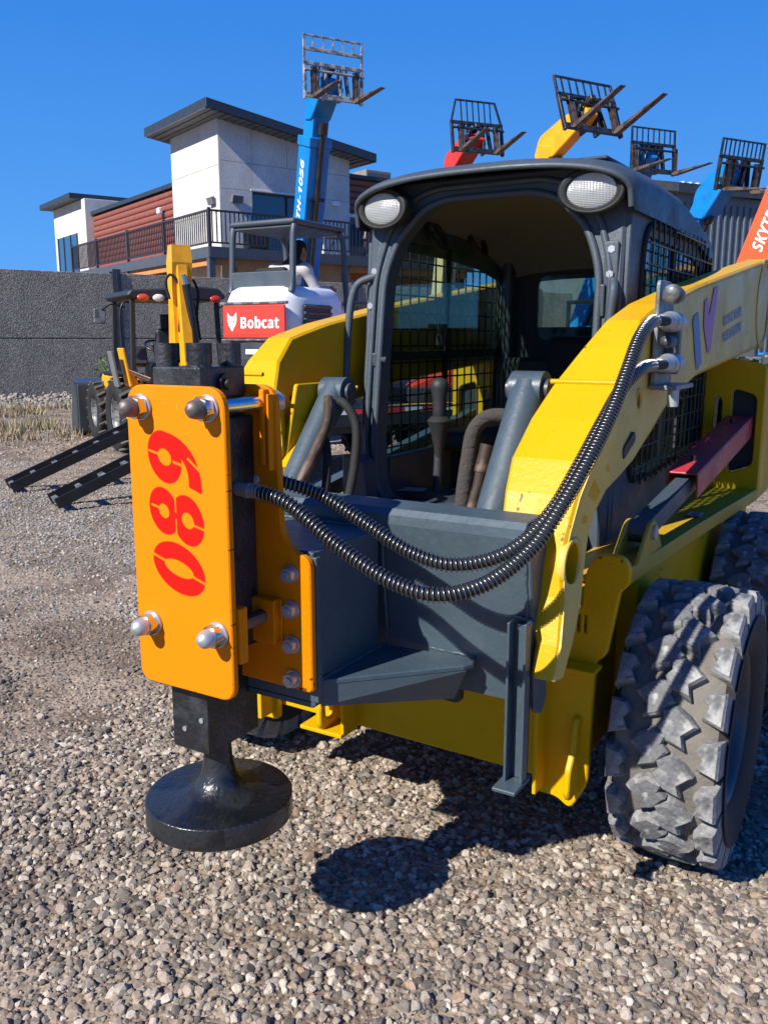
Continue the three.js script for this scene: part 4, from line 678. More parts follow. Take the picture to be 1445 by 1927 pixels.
hosePts.forEach((P) => {
  const c = curve(P.map(p => v3(...p))), L = c.getLength();
  const h = part('hydraulic_hose', new THREE.TubeGeometry(c, 180, .0125, 12), M.rubber, drv);
  const a0 = .075 / L, a1 = 1 - .12 / L, turns = Math.round(L * (a1 - a0) / .0098), n = turns * 11, fr = 900, F = c.computeFrenetFrames(fr, false), pts = [];
  for (let i = 0; i <= n; i++) { const t = a0 + (a1 - a0) * i / n, k = Math.min(fr, Math.round(t * fr)), p = c.getPointAt(t), an = i / 11 * Math.PI * 2; pts.push(p.addScaledVector(F.normals[k], Math.cos(an) * .0155).addScaledVector(F.binormals[k], Math.sin(an) * .0155)); }
  const pos = [], idx = [], rs = 4; // square-ish wire along the helix
  for (let i = 0; i <= n; i++) { const k = Math.min(fr, Math.round((a0 + (a1 - a0) * i / n) * fr)), T = F.tangents[k], ctr = c.getPointAt(a0 + (a1 - a0) * i / n), rad_ = pts[i].clone().sub(ctr).normalize();
    for (let j = 0; j < rs; j++) { const an = j / rs * Math.PI * 2 + .78; const q = pts[i].clone().addScaledVector(rad_, Math.cos(an) * .0016).addScaledVector(T, Math.sin(an) * .0016); pos.push(q.x, q.y, q.z); } }
  for (let i = 0; i < n; i++) for (let j = 0; j < rs; j++) { const a = i * rs + j, b = i * rs + (j + 1) % rs; idx.push(a, b, a + rs, b, b + rs, a + rs); }
  const g = new THREE.BufferGeometry(); g.setAttribute('position', new THREE.Float32BufferAttribute(pos, 3)); g.setIndex(idx); g.setAttribute('uv', new THREE.Float32BufferAttribute(new Float32Array(pos.length / 3 * 2), 2)); g.computeVertexNormals();
  part('spring_guard', g, M.spring, h);
  const A = c.getPointAt(.0), B = c.getPointAt(.028 / L), C = c.getPointAt(.085 / L);
  part('hose_fitting', [rod(A, B, .017, 6), rod(B, C, .0145, 18), rod(B.clone().lerp(C, .35), B.clone().lerp(C, .6), .017, 6)], M.zinc, h);
});
// ---------------------------------------------------------------- telehandlers lined up behind the yard, booms raised
function tyreSimple(parent, x, y, z, R, W, side) {
  const w = new THREE.Group(); w.name = 'wheel'; w.position.set(x, y, z); parent.add(w); const h = W / 2;
  part('tyre', onAxle(lathe([[R * .55, -h * .8], [R * .7, -h], [R * .92, -h * .95], [R * .97, -h * .6], [R * .97, h * .6], [R * .92, h * .95], [R * .7, h], [R * .55, h * .8]], 36)), M.rubber, w);
  for (let k = 0; k < 18; k++) for (const s of [-1, 1]) { const g = rbox(W * .52, R * .07, R * .09, s * W * .25, R * .985, 0, .008, 0, s * .5); const m = part('tread_lug', g, M.tyreGrey, w); m.rotation.x = (k + (s > 0 ? .5 : 0)) / 18 * Math.PI * 2; }
  part('rim', onAxle(lathe([[0, side * h * .2], [R * .2, side * h * .25], [R * .45, side * h * .1], [R * .52, side * h * .7], [R * .56, side * h * .8], [R * .5, -side * h * .8]], 28)), M.steelPaint, w);
}
M.tyreGrey = new THREE.MeshStandardMaterial({ color: '#5b5a58', roughness: .9, map: grime1 });
const blue = paint('#0a7cc2', .45, { coat: .1 }), tan = paint('#d9bf8f', .55), skyRed = paint('#d2331f', .5), jcbYellow = paint('#f2a800', .5), tOrange = paint('#e8551e', .5);
function carriage(T, P, tilt, o) { // fork carriage hung at P (local), facing +z
  const C = new THREE.Group(); C.name = 'fork_carriage'; C.position.copy(P); C.rotation.x = -tilt; C.scale.setScalar(o.k || 1); T.add(C);
  const W = o.w || 1.25, m = o.cm || M.carriage, H = .62, top = o.top || 1.0, q = W / 2;
  part('frame', [rbox(W, .10, .06, 0, .05, 0, .01), rbox(W, .07, .05, 0, H, 0, .01), rbox(.06, H + .05, .07, -q + .03, H / 2, -.01, .01), rbox(.06, H + .05, .07, q - .03, H / 2, -.01, .01), rod(v3(-q, H - .13, .05), v3(q, H - .13, .05), .025, 10)], m, C);
  const n = o.bars || 6, qt = o.taper ? q * .78 : q;
  part('load_guard', [rbox(qt * 2, .035, .035, 0, top, -.01, .006), ...(o.mid ? [rbox(W, .07, .04, 0, top - .24, -.01, .006)] : []), beam(v3(-q + .02, H, -.01), v3(-qt + .02, top, -.01), .04, .04, v3(0, 0, 1)), beam(v3(q - .02, H, -.01), v3(qt - .02, top, -.01), .04, .04, v3(0, 0, 1)), ...[...Array(n)].map((_, k) => { const x = (-1 + 2 * (k + 1) / (n + 1)); return beam(v3(x * qt, o.mid ? top - .24 : H, -.01), v3(x * qt, top, -.01), .022, .022, v3(0, 0, 1), 0); })], m, C);
  part('coupler_plate', [rbox(.05, H, .16, -.16, H / 2, -.08, .01), rbox(.05, H, .16, .16, H / 2, -.08, .01), beam(v3(-.34, .1, -.06), v3(-.28, H, -.08), .05, .09, v3(0, 0, 1)), beam(v3(.34, .1, -.06), v3(.28, H, -.08), .05, .09, v3(0, 0, 1))], m, C);
  for (const s of [-1, 1]) { const x = s * (o.spread || .44) * W * .8;
    const F = part('fork', [sidePlate(fillet([[.035, H - .08, .02], [.085, H - .08, .02], [.09, -.03, .0], [1.2, .015, .01], [1.2, .028, .01], [.14, .055, .03], [.035, .02, .02]].map(p => [p[0], p[1]])), x - .06, x + .06, .004)], o.fm || M.fork, C);
    part('fork_hook', rbox(.10, .08, .09, x, H - .11, .06, .01), M.carriage, F); }
  return C;
}
// o: head position [r, f, y], forward bearing, boom angle, colours
function telehandler(o) {
  const T = thing('telehandler', o.label, 'telehandler', null, V(o.head[0], o.head[1]), turnTo(o.az));
  const hs = o.hs || 1, rc = o.reach || 1, yh = o.head[2], e = rad(o.e), yp = 1.75, back = (yh - yp) / Math.tan(e);
  const dir = v3(0, Math.sin(e), Math.cos(e)), head = v3(0, yh - .35 * hs, -.75 * hs * rc), piv = head.clone().addScaledVector(dir, -(yh - .35 * hs - yp) / Math.sin(e));
  const nrm = v3(0, Math.cos(e), -Math.sin(e)); const L = head.distanceTo(piv), s1 = o.s1 ?? .72;
  const p1 = piv.clone().addScaledVector(dir, L * s1);
  const B = part('boom', [beam(piv.clone().addScaledVector(dir, -.6), p1, o.bw || .36, o.bh || .5, nrm, .02), beam(p1.clone().addScaledVector(dir, -.16), p1.clone().addScaledVector(dir, .02), (o.bw || .36) + .05, (o.bh || .5) + .05, nrm, .02)], o.boom, T);
  part('inner_boom', beam(p1, head, (o.bw || .36) - .09, (o.bh || .5) - .12, nrm, .02), o.inner || o.boom, T);
  const gw = o.gw || .2; // gooseneck between boom tip and carriage
  part('boom_head', [sidePlate(fillet([[-.95, -.62, .1], [-.60, -.72, .1], [-.10, -.12, .1], [.02, .12, .05], [-.05, .34, .06], [-.42, .24, .15], [-.86, -.1, .15]].map(p => [p[0] * hs * rc, yh + p[1] * hs, p[2] * hs])), -gw, gw, .015)], o.headMat || o.boom, T);
  part('tilt_link', [beam(v3(0, yh + .2, -.35), v3(0, yh + .36, .02), .12, .10, UPV, .02), rod(v3(-.26, yh + .02, -.14), v3(.26, yh + .02, -.14), .05, 14)], M.carriage, T);
  carriage(T, v3(0, yh - .22, .06), rad(o.tilt || 0), o);
  // cylinder and hoses along the underside of the boom
  const under = nrm.clone().multiplyScalar(-((o.bh || .5) / 2 + .05));
  part('extend_cylinder', [rod(piv.clone().addScaledVector(dir, .3).add(under), piv.clone().addScaledVector(dir, L * .93).add(under), .055, 14), rod(piv.clone().addScaledVector(dir, L * .9).add(under), piv.clone().addScaledVector(dir, L * .95).add(under), .09, 14)], M.black, T);
  part('hose_rail', [rod(piv.clone().addScaledVector(dir, .3).add(under).add(v3(-.11, 0, 0)), piv.clone().addScaledVector(dir, L * .62).add(under).add(v3(-.11, 0, 0)), .022, 8), rbox(.3, .06, .06, ...piv.clone().addScaledVector(dir, L * .62).add(under).toArray(), .01)], M.black, T);
  if (o.text) { const t = canvasTex(1024, 128, (c, w, h) => { c.clearRect(0, 0, w, h); c.fillStyle = '#f2f4f4'; c.font = 'italic bold 118px sans-serif'; c.textBaseline = 'middle'; c.textAlign = 'center'; c.fillText(o.text, w / 2, h / 2 + 4, w - 10); });
    const len = o.textLen || 2.6; sticker('lettering', len, len / 8 * (o.textH || 1), new THREE.MeshStandardMaterial({ map: t, transparent: true, alphaTest: .4, roughness: .5 }), B, basisAt(piv.clone().addScaledVector(dir, L * (o.textAt || .42)).add(v3(-(o.bw || .36) / 2 - .006, 0, 0)).addScaledVector(nrm, .02), dir, nrm)); }
  // chassis, cab and wheels under the boom
  const z0 = piv.z;
  part('chassis', [rbox(.9, .6, 4.6, 0, .95, z0 + 1.7, .05), rbox(.5, .9, .8, 0, 1.4, z0 + .1, .05)], o.body || o.boom, T);
  part('engine_cover', rbox(.62, .62, 2.0, -.82, 1.0, z0 + 1.6, .08), o.body || o.boom, T);
  const cb = new THREE.Group(); cb.name = 'cab'; T.add(cb); part('frame', [rbox(.72, .75, 1.4, .84, .95, z0 + 1.5, .04), rbox(.72, .07, 1.3, .84, 2.2, z0 + 1.5, .03), ...[[.52, .9], [1.16, .9], [.52, 2.1], [1.16, 2.1]].map(([x, z]) => rbox(.06, .95, .06, x, 1.75, z0 + z, .01))], M.black, cb); part('seat', rbox(.45, .5, .45, .84, 1.45, z0 + 1.3, .05), M.rubber, cb);
  for (const z of [z0 + .3, z0 + 3.3]) for (const s of [-1, 1]) tyreSimple(T, s * 1.0, .62, z, .62, .4, s);
  return T;
}
telehandler({ k: .92, hs: .6, reach: 1.5, head: [-.93, 17, 5.95], az: 152, e: 75, boom: blue, cm: paint('#9aa0a4', .5, { map: worn2 }), w: 1.27, mid: true, bars: 5, top: 1.12, s1: .88, text: 'GTH-1056', textAt: .62, textLen: 2.5, textH: .85, bw: .42, bh: .56, label: 'blue telehandler with white lettering climbing its boom and rust-brown forks' });
telehandler({ hs: .62, reach: 2.2, head: [2.0, 20, 5.65], az: 158, e: 78, tilt: 10, boom: tan, headMat: skyRed, inner: tan, body: tan, w: 1.25, top: 1.1, taper: true, bars: 6, spread: .42, label: 'cream telehandler boom with red head and tapered black fork guard' });
telehandler({ hs: .66, reach: 2.2, gw: .12, head: [3.55, 16, 5.2], az: 150, e: 76, tilt: 20, boom: jcbYellow, body: jcbYellow, w: 1.32, top: .95, bars: 7, s1: .86, label: 'yellow telehandler boom head with two long black forks tilted up' });
telehandler({ hs: .9, head: [6.05, 21, 5.42], az: 156, e: 62, tilt: 2, boom: blue, w: 1.25, top: .95, bars: 7, spread: .56, label: 'blue telehandler boom with level forks, right behind the loader cab roof' });
telehandler({ head: [7.2, 19, 4.72], az: 152, e: 60, tilt: -8, boom: blue, w: 1.25, top: .95, bars: 9, spread: .4, label: 'blue telehandler boom bowed down in front of the grey shed' });
telehandler({ head: [7.72, 14.1, 6.5], az: 115, e: 72, boom: tOrange, body: M.dkgrey, bw: .40, bh: .46, s1: .70, text: 'SKYTRAK', textAt: .36, textLen: 1.9, textH: 1.1, label: 'orange telehandler boom with white lettering rising beside the grey shed' });
// ---------------------------------------------------------------- flatbed trailer, its ramps and load
const TAZ = 58.6, tdir = [Math.sin(rad(TAZ)), Math.cos(rad(TAZ))];
{ const T = thing('flatbed_trailer', 'black flatbed trailer with red and white reflective tape behind the loader', 'trailer', null, V(-1.85, 9.27), turnTo(TAZ)); // +z runs along the deck
  part('deck', [rbox(1.9, .07, 6.6, 0, .745, 3.3, .01)], M.wood, T);
  part('side_rail', [rbox(.06, .20, 6.7, .98, .72, 3.3, .008)], M.black, T); part('side_rail', [rbox(.06, .20, 6.7, -.98, .72, 3.3, .008)], M.black, T);
  part('chassis_beam', [rbox(.12, .2, 6.6, .5, .60, 3.3, .01), rbox(.12, .2, 6.6, -.5, .60, 3.3, .01), rbox(1.9, .16, .1, 0, .65, .02, .01)], M.black, T);
  for (let k = 0; k < 14; k++) part('reflective_tape', [box(.004, .05, .22, -1.013, .775, .35 + k * .45)], new THREE.MeshStandardMaterial({ color: '#c42a35', roughness: .4 }), T), part('reflective_tape', [box(.004, .05, .22, -1.013, .775, .57 + k * .45)], new THREE.MeshStandardMaterial({ color: '#d8d8d8', roughness: .4 }), T);
  for (const z of [2.4, 3.2]) for (const s of [-1, 1]) tyreSimple(T, s * .8, .36, z, .36, .22, s);
  part('drawbar', [beam(v3(-.5, .6, 6.6), v3(0, .55, 8), .1, .12), beam(v3(.5, .6, 6.6), v3(0, .55, 8), .1, .12)], M.black, T); part('jack', [rod(v3(0, .02, 7.7), v3(0, .9, 7.7), .04, 12), box(.2, .02, .2, 0, .01, 7.7)], M.steelPaint, T);
  const ramp = (a, b, lab) => { const A = V(...a), Bq = V(...b), d = Bq.clone().sub(A), L = d.length(); const G = thing('trailer_ramp', lab, 'ramp', 'ramps let down from the trailer', A, 0); d.normalize(); const s = d.clone().cross(UPV).normalize(), u = s.clone().cross(d).normalize(); const at = (x, y, t) => v3(0, 0, 0).addScaledVector(s, x).addScaledVector(u, y).addScaledVector(d, t);
    for (const x of [-.16, .16]) part('rail', [beam(at(x, .03, .02), at(x, .03, L), .012, .10, u), beam(at(x * .86, -.014, .02), at(x * .86, -.014, L), .055, .01, u)], M.black, G);
    for (let t = .06; t < L; t += .235) part('cleat', [beam(at(-.15, .02, t), at(.15, .02, t), .05, .05, u)], M.steelPaint, G); };
  ramp([-3.78, 8.72, .02], [-2.2, 9.66, .78], 'black channel trailer ramp resting on the gravel, beside the backhoe tyre'); ramp([-3.02, 7.86, .02], [-1.48, 8.80, .78], 'black channel trailer ramp on the gravel, the one farther from the backhoe');
  const mc = thing('red_engine_unit', 'low red hooded engine unit on the trailer, seen through the cab mesh', 'machine', null, V(.80, 10.85, .78), turnTo(TAZ + 6));
  part('hood', [sidePlate(fillet([[-.75, .16, .02], [-.70, .22, .04], [-.1, .42, .1], [.30, .52, .08], [.62, .36, .06], [.72, .16, .02]]), -.35, .35, .03)], paint('#e8402a', .4), mc); part('base', rbox(.75, .18, 1.5, 0, .09, 0, .02), M.dkgrey, mc); part('grille', rbox(.04, .16, .5, -.36, .27, .25, .01), M.black, mc); for (const z of [-.5, .5]) for (const s of [-1, 1]) part('roller', rod(v3(s * .3, .08, z), v3(s * .42, .08, z), .08, 16), M.rubber, mc);
}
// ---------------------------------------------------------------- mini excavator on the trailer, and its driver
const EX = V(-1.06, 9.75, .78), EAZ = 30;
{ const E = thing('mini_excavator', 'white and red mini excavator with grey canopy standing on the trailer', 'excavator', null, EX, turnTo(EAZ)); // +z ahead, -z its rear
  part('track', [plate(fillet([[-.7, 0, .16], [.7, 0, .16], [.7, .32, .16], [-.7, .32, .16]]), .24, .02).rotateY(Math.PI / 2).translate(.26, 0, 0)], M.rubber, E); part('track', [plate(fillet([[-.7, 0, .16], [.7, 0, .16], [.7, .32, .16], [-.7, .32, .16]]), .24, .02).rotateY(Math.PI / 2).translate(-.50, 0, 0)], M.rubber, E);
  part('undercarriage', [rbox(.6, .2, .7, 0, .24, 0, .03), new THREE.CylinderGeometry(.25, .25, .12, 24).translate(0, .37, 0)], M.dkgrey, E);
  const ring = (y, k, z) => { const c = []; for (let i = 0; i < 24; i++) { const a = i / 24 * Math.PI * 2, s = Math.sin(a), cc = Math.cos(a); const p = 3.4; c.push([.49 * k * Math.sign(s) * Math.pow(Math.abs(s), 2 / p), y, z + .60 * k * Math.sign(cc) * Math.pow(Math.abs(cc), 2 / p)]); } return c; };
  part('house_base', [loft([ring(.42, .96, 0), ring(.52, 1, 0), ring(.72, 1, 0)])], M.dkgrey, E);
  part('house', [smooth(loft([ring(.72, 1.0, 0), ring(.95, 1.02, -.0), ring(1.12, 1.0, -.0), ring(1.22, .93, -.0), ring(1.26, .82, .0)]))], M.white, E);
  part('decal_panel', [rbox(.80, .34, .03, -.03, .905, -.60, .02)], paint('#d63a2c', .4), E);
  const bob = canvasTex(512, 192, (c, w, h) => { c.fillStyle = '#dc3f30'; c.fillRect(0, 0, w, h); c.fillStyle = '#fff'; c.font = 'bold 112px sans-serif'; c.textBaseline = 'middle'; c.fillText('Bobcat', 132, 108, 360);
    c.beginPath(); [[20, 30], [44, 62], [76, 62], [104, 28], [104, 92], [92, 124], [72, 150], [66, 166], [54, 166], [46, 150], [28, 124], [18, 92]].forEach(([x, y], i) => i ? c.lineTo(x, y) : c.moveTo(x, y)); c.fill(); c.fillStyle = '#dc3f30'; for (const [x, y, r] of [[46, 96, 7], [76, 96, 7], [61, 132, 6]]) { c.beginPath(); c.arc(x, y, r, 0, 7); c.fill(); } });
  sticker('lettering', .72, .27, new THREE.MeshStandardMaterial({ map: bob, roughness: .4 }), E, basisAt(v3(-.03, .91, -.6165), v3(-1, 0, 0), UPV));
  part('decal_edge', [rbox(.86, .03, .04, -.03, 1.09, -.598, .01), rbox(.86, .025, .04, -.03, .72, -.598, .01)], M.steelPaint, E);
  part('vent', [rbox(.02, .26, .50, -.49, .95, -.12, .01)], M.black, E); for (let k = 0; k < 4; k++) part('louvre', rbox(.025, .03, .5, -.505, .86 + k * .065, -.12, .006, 0, 0, .4), M.dkgrey, E);
  const lb = canvasTex(256, 64, (c, w, h) => { c.fillStyle = '#e8eef2'; c.fillRect(0, 0, w, h); c.fillStyle = '#2f6aa8'; c.font = 'bold 44px sans-serif'; c.textBaseline = 'middle'; c.fillText('Ve', 14, 34); });
  sticker('label', .16, .05, new THREE.MeshStandardMaterial({ map: lb, roughness: .5 }), E, basisAt(v3(.0, .60, -.612), v3(-1, 0, 0), UPV));
  const can = new THREE.Group(); can.name = 'canopy'; E.add(can);
  part('roof', [rbox(.84, .06, .98, 0, 1.90, .08, .03), rbox(.78, .03, .92, 0, 1.855, .08, .01)], M.cab, can);
  for (const x of [-.39, .39]) part('post', tube([v3(x, 1.2, -.44), v3(x, 1.26, -.42), v3(x * 1.0, 1.8, -.38), v3(x, 1.87, -.36)], .034, 24, 10), M.cab, can), part('post', tube([v3(x, 1.0, .62), v3(x, 1.5, .57), v3(x, 1.8, .53), v3(x, 1.87, .46)], .032, 24, 10), M.cab, can);
  part('back_panel', [rbox(.84, .17, .03, 0, 1.33, -.42, .01)], M.cab, can);
  part('seat', [rbox(.42, .10, .42, .02, 1.24, .02, .04), rbox(.40, .34, .10, .02, 1.30, -.21, .04)], M.rubber, E);
  part('lever', [rod(v3(-.30, 1.15, .42), v3(-.28, 1.30, .47), .014, 8)], M.black, E); part('lever', [rod(v3(.34, 1.15, .40), v3(.33, 1.25, .45), .014, 8)], M.black, E);
  part('boom', [beam(v3(0, 1.0, .6), v3(0, .9, 1.6), .16, .22, UPV, .02), beam(v3(0, .95, 1.55), v3(0, .25, 2.0), .14, .18, UPV, .02)], M.white, E); part('bucket', [sidePlate(fillet([[1.75, .02, .06], [2.1, .02, .06], [2.15, .3, .03], [1.95, .32, .03]]), -.25, .25, .01)], M.dkgrey, E);
}
{ // the driver, one skin meshed from tapered limbs
  const P = thing('person', 'seated driver in white shirt with dark hair, reaching for a lever', 'person', null, EX.clone().add(v3(0, -.33, 0)), turnTo(EAZ));
  const J = { hip: v3(.02, 1.44, .0), chest: v3(.0, 1.70, .06), neck: v3(-.03, 1.86, .12), head: v3(-.05, 1.985, .17), sl: v3(.19, 1.80, .07), sr: v3(-.20, 1.79, .10), el: v3(.28, 1.58, .18), er: v3(-.27, 1.57, .20), wl: v3(.33, 1.55, .38), wr: v3(-.28, 1.60, .40), kl: v3(.16, 1.44, .46), kr: v3(-.14, 1.44, .46), al: v3(.17, 1.08, .56), ar: v3(-.15, 1.08, .56) };
  const cap = (p, a, b, ra, rb) => { const ab = b.clone().sub(a), t = clamp(p.clone().sub(a).dot(ab) / ab.lengthSq()); return p.distanceTo(a.clone().addScaledVector(ab, t)) - (ra + (rb - ra) * t); };
  const smin = (a, b, k) => { const h = clamp(.5 + .5 * (b - a) / k); return b + (a - b) * h - k * h * (1 - h); };
  const mesh = (bones, c, S, res, k) => { const mc = new MarchingCubes(res, new THREE.MeshBasicMaterial(), false, false, 60000); mc.isolation = 0; const q = v3(0, 0, 0); for (let z = 0; z < res; z++) for (let y = 0; y < res; y++) for (let x = 0; x < res; x++) { q.set((x - res / 2) / (res / 2) * S + c.x, (y - res / 2) / (res / 2) * S + c.y, (z - res / 2) / (res / 2) * S + c.z); let d = 9; for (const [a, b, ra, rb] of bones) d = smin(d, cap(q, a, b, ra, rb), k); mc.field[x + y * res + z * res * res] = -d; } mc.update(); const n = mc.count, g = new THREE.BufferGeometry(); g.setAttribute('position', new THREE.BufferAttribute(mc.positionArray.slice(0, n * 3), 3)); g.setAttribute('normal', new THREE.BufferAttribute(mc.normalArray.slice(0, n * 3), 3)); g.setAttribute('uv', new THREE.BufferAttribute(new Float32Array(n * 2), 2)); g.scale(S, S, S); g.translate(c.x, c.y, c.z); g.computeVertexNormals(); return g; };
  const cloth = (col) => new THREE.MeshStandardMaterial({ color: col, roughness: .95, bumpMap: fine4, bumpScale: .004 });
  const skin = new THREE.MeshStandardMaterial({ color: '#a8704f', roughness: .7 });
  const fing = (w, s) => { const o = []; for (let k = 0; k < 4; k++) { const b = w.clone().add(v3((k - 1.5) * .017, .01, .075)), t1 = b.clone().add(v3(0, -.01, .035 - .004 * Math.abs(k - 1.2))), t2 = t1.clone().add(v3(0, -.03, .012)); o.push([w, b, .02, .011], [b, t1, .0105, .0095], [t1, t2, .0095, .008]); } const th = w.clone().add(v3(s * .04, .005, .045)); o.push([w, th, .02, .011], [th, th.clone().add(v3(s * .012, -.02, .03)), .011, .009]); return o; };
  part('body', [mesh([[J.neck, J.head.clone().add(v3(0, -.02, 0)), .06, .06], [J.head.clone().add(v3(0, .02, -.01)), J.head.clone().add(v3(0, -.03, .02)), .088, .074], [J.head.clone().add(v3(0, -.07, .045)), J.head.clone().add(v3(0, -.085, .05)), .045, .04], [J.head.clone().add(v3(0, -.01, .09)), J.head.clone().add(v3(0, -.035, .11)), .012, .016], [J.head.clone().add(v3(.088, -.01, .01)), J.head.clone().add(v3(.088, -.045, .01)), .018, .014], [J.head.clone().add(v3(-.088, -.01, .01)), J.head.clone().add(v3(-.088, -.045, .01)), .018, .014]], J.head, .20, 56, .02), mesh(fing(J.wl, -1), J.wl.clone().add(v3(0, 0, .06)), .12, 48, .008), mesh(fing(J.wr, 1), J.wr.clone().add(v3(0, 0, .06)), .12, 48, .008)], skin, P);
  part('shirt', [mesh([[J.hip, J.chest, .13, .14], [J.sl, J.sr, .07, .07], [J.chest, J.neck, .11, .06], [J.sl, J.el, .066, .05], [J.el, J.wl, .048, .034], [J.sr, J.er, .066, .05], [J.er, J.wr, .048, .034]], v3(0, 1.68, .16), .52, 72, .03)], cloth('#b4b0b0'), P);
  part('trousers', [mesh([[J.hip.clone().add(v3(.07, 0, 0)), J.kl, .10, .075], [J.hip.clone().add(v3(-.07, 0, 0)), J.kr, .10, .075], [J.kl, J.al, .07, .05], [J.kr, J.ar, .07, .05]], v3(0, 1.3, .28), .52, 64, .04)], cloth('#2c3038'), P);
  part('collar', [mesh([[J.neck.clone().add(v3(.06, -.03, -.02)), J.neck.clone().add(v3(-.06, -.03, -.02)), .075, .075], [J.neck, J.neck.clone().add(v3(0, .03, 0)), .075, .07]], J.neck, .2, 40, .03)], cloth('#23362f'), P);
  part('hair', [mesh([[J.head.clone().add(v3(0, .035, -.03)), J.head.clone().add(v3(0, .045, .02)), .085, .085], [J.head.clone().add(v3(0, 0, -.05)), J.head.clone().add(v3(0, -.04, -.05)), .07, .06]], J.head, .2, 44, .03)], cloth('#0f0e0e'), P);
  for (const s of [-1, 1]) part('boot', rbox(.10, .09, .26, J.al.x * (s > 0 ? 1 : -.9), 1.035, .62, .03), M.rubber, P);
}
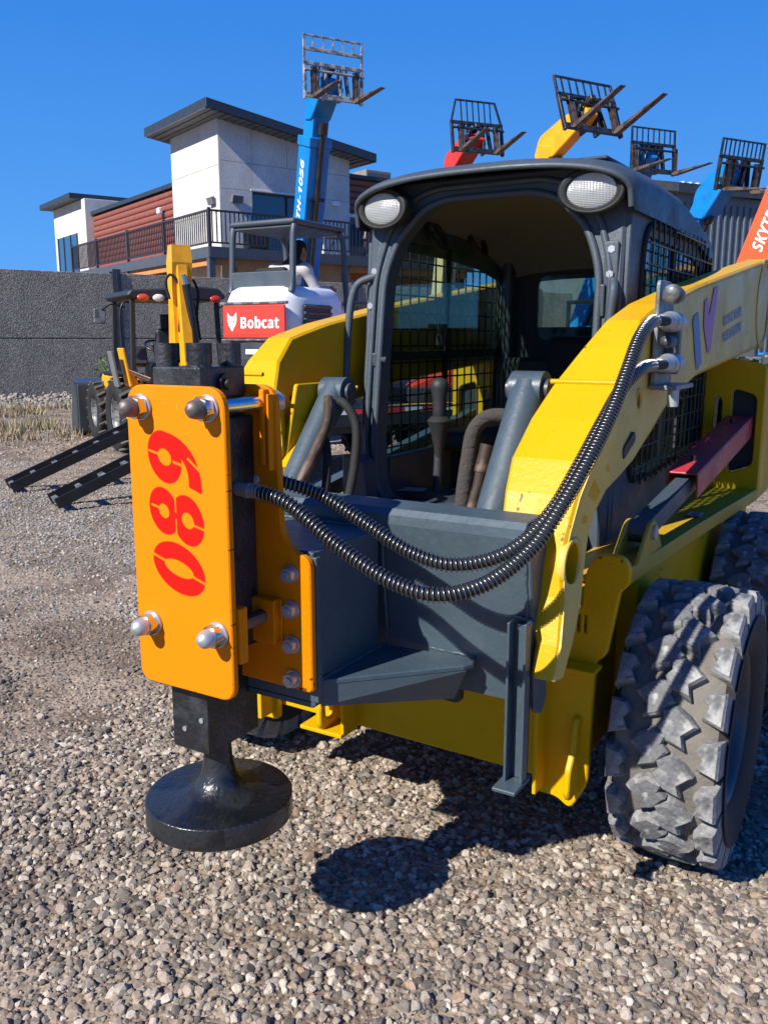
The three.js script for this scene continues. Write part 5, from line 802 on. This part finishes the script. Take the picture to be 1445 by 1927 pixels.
// ---------------------------------------------------------------- small backhoe loader by the wall
{ const K = thing('backhoe_loader', 'yellow backhoe loader with black canopy and upright digging boom, parked by the wall', 'backhoe', null, V(-2.95, 12.2), turnTo(-30)); // +z ahead (away), rear faces the yard
  const ky = jcbYellow;
  for (const s of [-1, 1]) tyreSimple(K, s * .62, .50, 0, .50, .34, s); for (const s of [-1, 1]) tyreSimple(K, s * .56, .44, 1.7, .44, .28, s);
  part('chassis', [rbox(.75, .35, 2.6, 0, .62, .8, .04), rbox(.9, .30, 1.3, 0, .85, 1.5, .06)], ky, K); part('fender', [rbox(.36, .05, .8, .62, 1.05, 0, .02)], M.black, K); part('fender', [rbox(.36, .05, .8, -.62, 1.05, 0, .02)], M.black, K);
  const cb = new THREE.Group(); cb.name = 'canopy'; K.add(cb);
  part('roof', [plate(fillet([[-.66, 0, .03], [-.58, -.05, .02], [.58, -.05, .02], [.66, 0, .03], [.60, .07, .03], [.2, .09, .02], [.12, .12, .02], [-.30, .13, .03], [-.56, .11, .04]]), 1.25, .02).translate(0, 2.06, -.55)], M.plastic, cb);
  for (const x of [-.56, .56]) for (const z of [-.42, .55]) part('post', beam(v3(x * 1.06, 1.05, z), v3(x, 2.04, z), .06, .06, v3(0, 0, 1), .01), M.plastic, cb);
  for (const x of [.68]) part('hand_rail', tube([v3(x, 1.1, -.3), v3(x, 1.9, -.3), v3(x - .05, 1.98, -.3), v3(x - .12, 1.98, -.3)], .014, 20, 8), M.black, cb);
  const lampM = (col) => new THREE.MeshPhysicalMaterial({ color: col, roughness: .2, clearcoat: 1 });
  for (const [x, col] of [[.46, '#d2481e'], [-.50, '#c23018'], [.26, '#d8dde0'], [.02, '#d8dde0']]) part('lamp', [new THREE.SphereGeometry(.06, 18, 12).scale(1.3, .8, .5).translate(x, 2.03, -.58)], lampM(col), cb);
  for (const s of [-1, 1]) { part('mirror', [rbox(.15, .19, .03, s * .93, 1.80, -.20, .02, .1, 0, s * .1)], M.steelPaint, cb); part('mirror_arm', tube([v3(s * .60, 1.92, -.2), v3(s * .78, 1.95, -.2), v3(s * .90, 1.88, -.2)], .012, 12, 6), M.black, cb); }
  part('seat', [rbox(.44, .12, .44, -.02, 1.12, .1, .04), rbox(.42, .5, .11, -.02, 1.40, -.08, .05), rbox(.26, .20, .06, -.02, 1.74, -.08, .02)], M.plastic, K);
  part('console', [rbox(.20, .26, .16, .40, 1.28, .0, .03, .3), rbox(.5, .35, .3, .05, 1.05, .35, .04)], M.dkgrey, K); part('steering_wheel', [new THREE.TorusGeometry(.16, .018, 8, 24).rotateX(1.1).translate(0, 1.42, .55)], M.black, K); for (const x of [-.22, -.14, .2]) part('lever', [rod(v3(x, 1.1, -.1), v3(x + .04, 1.42, -.14), .01, 6), new THREE.SphereGeometry(.026, 10, 8).translate(x + .04, 1.43, -.14)], M.black, K);
  part('stabilizer_frame', [rbox(1.5, .26, .14, 0, .62, -.62, .02)], ky, K);
  for (const s of [-1, 1]) { const L = new THREE.Group(); L.name = 'stabilizer'; K.add(L); part('leg', [beam(v3(s * .50, .62, -.66), v3(s * .74, 1.10, -.66), .10, .13, v3(0, 0, 1), .01), ...[-.07, .07].map(d => beam(v3(s * .72, .92, -.66 + d), v3(s * .80, 1.40, -.66 + d), .03, .13, v3(0, 0, 1), .01))], ky, L); part('pad', [beam(v3(s * .86, .92, -.66), v3(s * .93, 1.36, -.66), .22, .03, v3(s, -.2, 0), .006)], M.soffit, L); part('ram', rod(v3(s * .45, 1.0, -.64), v3(s * .74, 1.12, -.64), .035, 12), M.chrome, L); }
  const BX = .06, bm = part('digging_boom', [loft([[1.0, .13, -.98, -.66], [1.5, .12, -.94, -.68], [2.1, .12, -.92, -.74], [2.45, .13, -.98, -.74], [2.66, .12, -.96, -.80]].map(([y, w, z0, z1]) => [[BX - w, y, z0], [BX + w, y, z0], [BX + w, y, z1], [BX - w, y, z1]]).map(r => r.reverse()))], ky, K);
  part('boom_foot', [rbox(.34, .5, .3, BX, .80, -.80, .03)], ky, K); part('boom_ram', [rod(v3(BX - .14, 1.15, -1.04), v3(BX - .03, 2.18, -1.02), .055, 16)], M.black, bm); part('ram_rod', [rod(v3(BX - .03, 2.15, -1.02), v3(BX, 2.30, -1.0), .03, 12)], M.chrome, bm);
  part('hose', [tube([v3(BX + .17, 2.0, -.95), v3(BX + .21, 2.22, -.95), v3(BX + .15, 2.30, -.96), v3(BX + .06, 2.2, -.98), v3(BX + .05, 1.9, -.98), v3(BX + .07, 1.6, -.98)], .018, 30, 8)], M.rubber, bm); part('hose', [tube([v3(BX - .14, 2.25, -.95), v3(BX - .20, 2.1, -.95), v3(BX - .17, 1.8, -.96), v3(BX - .2, 1.5, -.96)], .018, 24, 8)], M.rubber, bm);
  part('dipper', [beam(v3(BX, 2.55, -.86), v3(BX, .62, -1.10), .14, .2, v3(0, 0, 1), .015)], ky, bm); part('digger_bucket', [sidePlate(fillet([[-1.3, .25, .08], [-.98, .25, .08], [-.94, .6, .03], [-1.16, .66, .03]]), BX - .2, BX + .2, .01)], M.dkgrey, K);
  part('loader_arm', [beam(v3(.48, 1.0, 1.0), v3(.50, .45, 2.5), .10, .18, UPV, .02)], ky, K); part('loader_arm', [beam(v3(-.48, 1.0, 1.0), v3(-.50, .45, 2.5), .10, .18, UPV, .02)], ky, K);
  part('loader_bucket', [plate(fillet([[2.35, .05, .05], [3.05, .05, .02], [3.05, .09, .0], [2.5, .12, .1], [2.45, .78, .05], [2.75, .86, .02], [2.75, .90, .0], [2.35, .84, .05]]).map(p => [-p[0], p[1]]).reverse(), 1.55, .01).rotateY(Math.PI / 2).translate(-.775, 0, 0), sidePlate([[2.36, .06], [3.0, .06], [2.74, .88], [2.36, .84]], .76, .775, .002), sidePlate([[2.36, .06], [3.0, .06], [2.74, .88], [2.36, .84]], -.775, -.76, .002)], M.dkgrey, K);
}
scene.traverse(o => { if (o.isMesh) { o.castShadow = true; o.receiveShadow = true; } });
renderer.render(scene, camera);
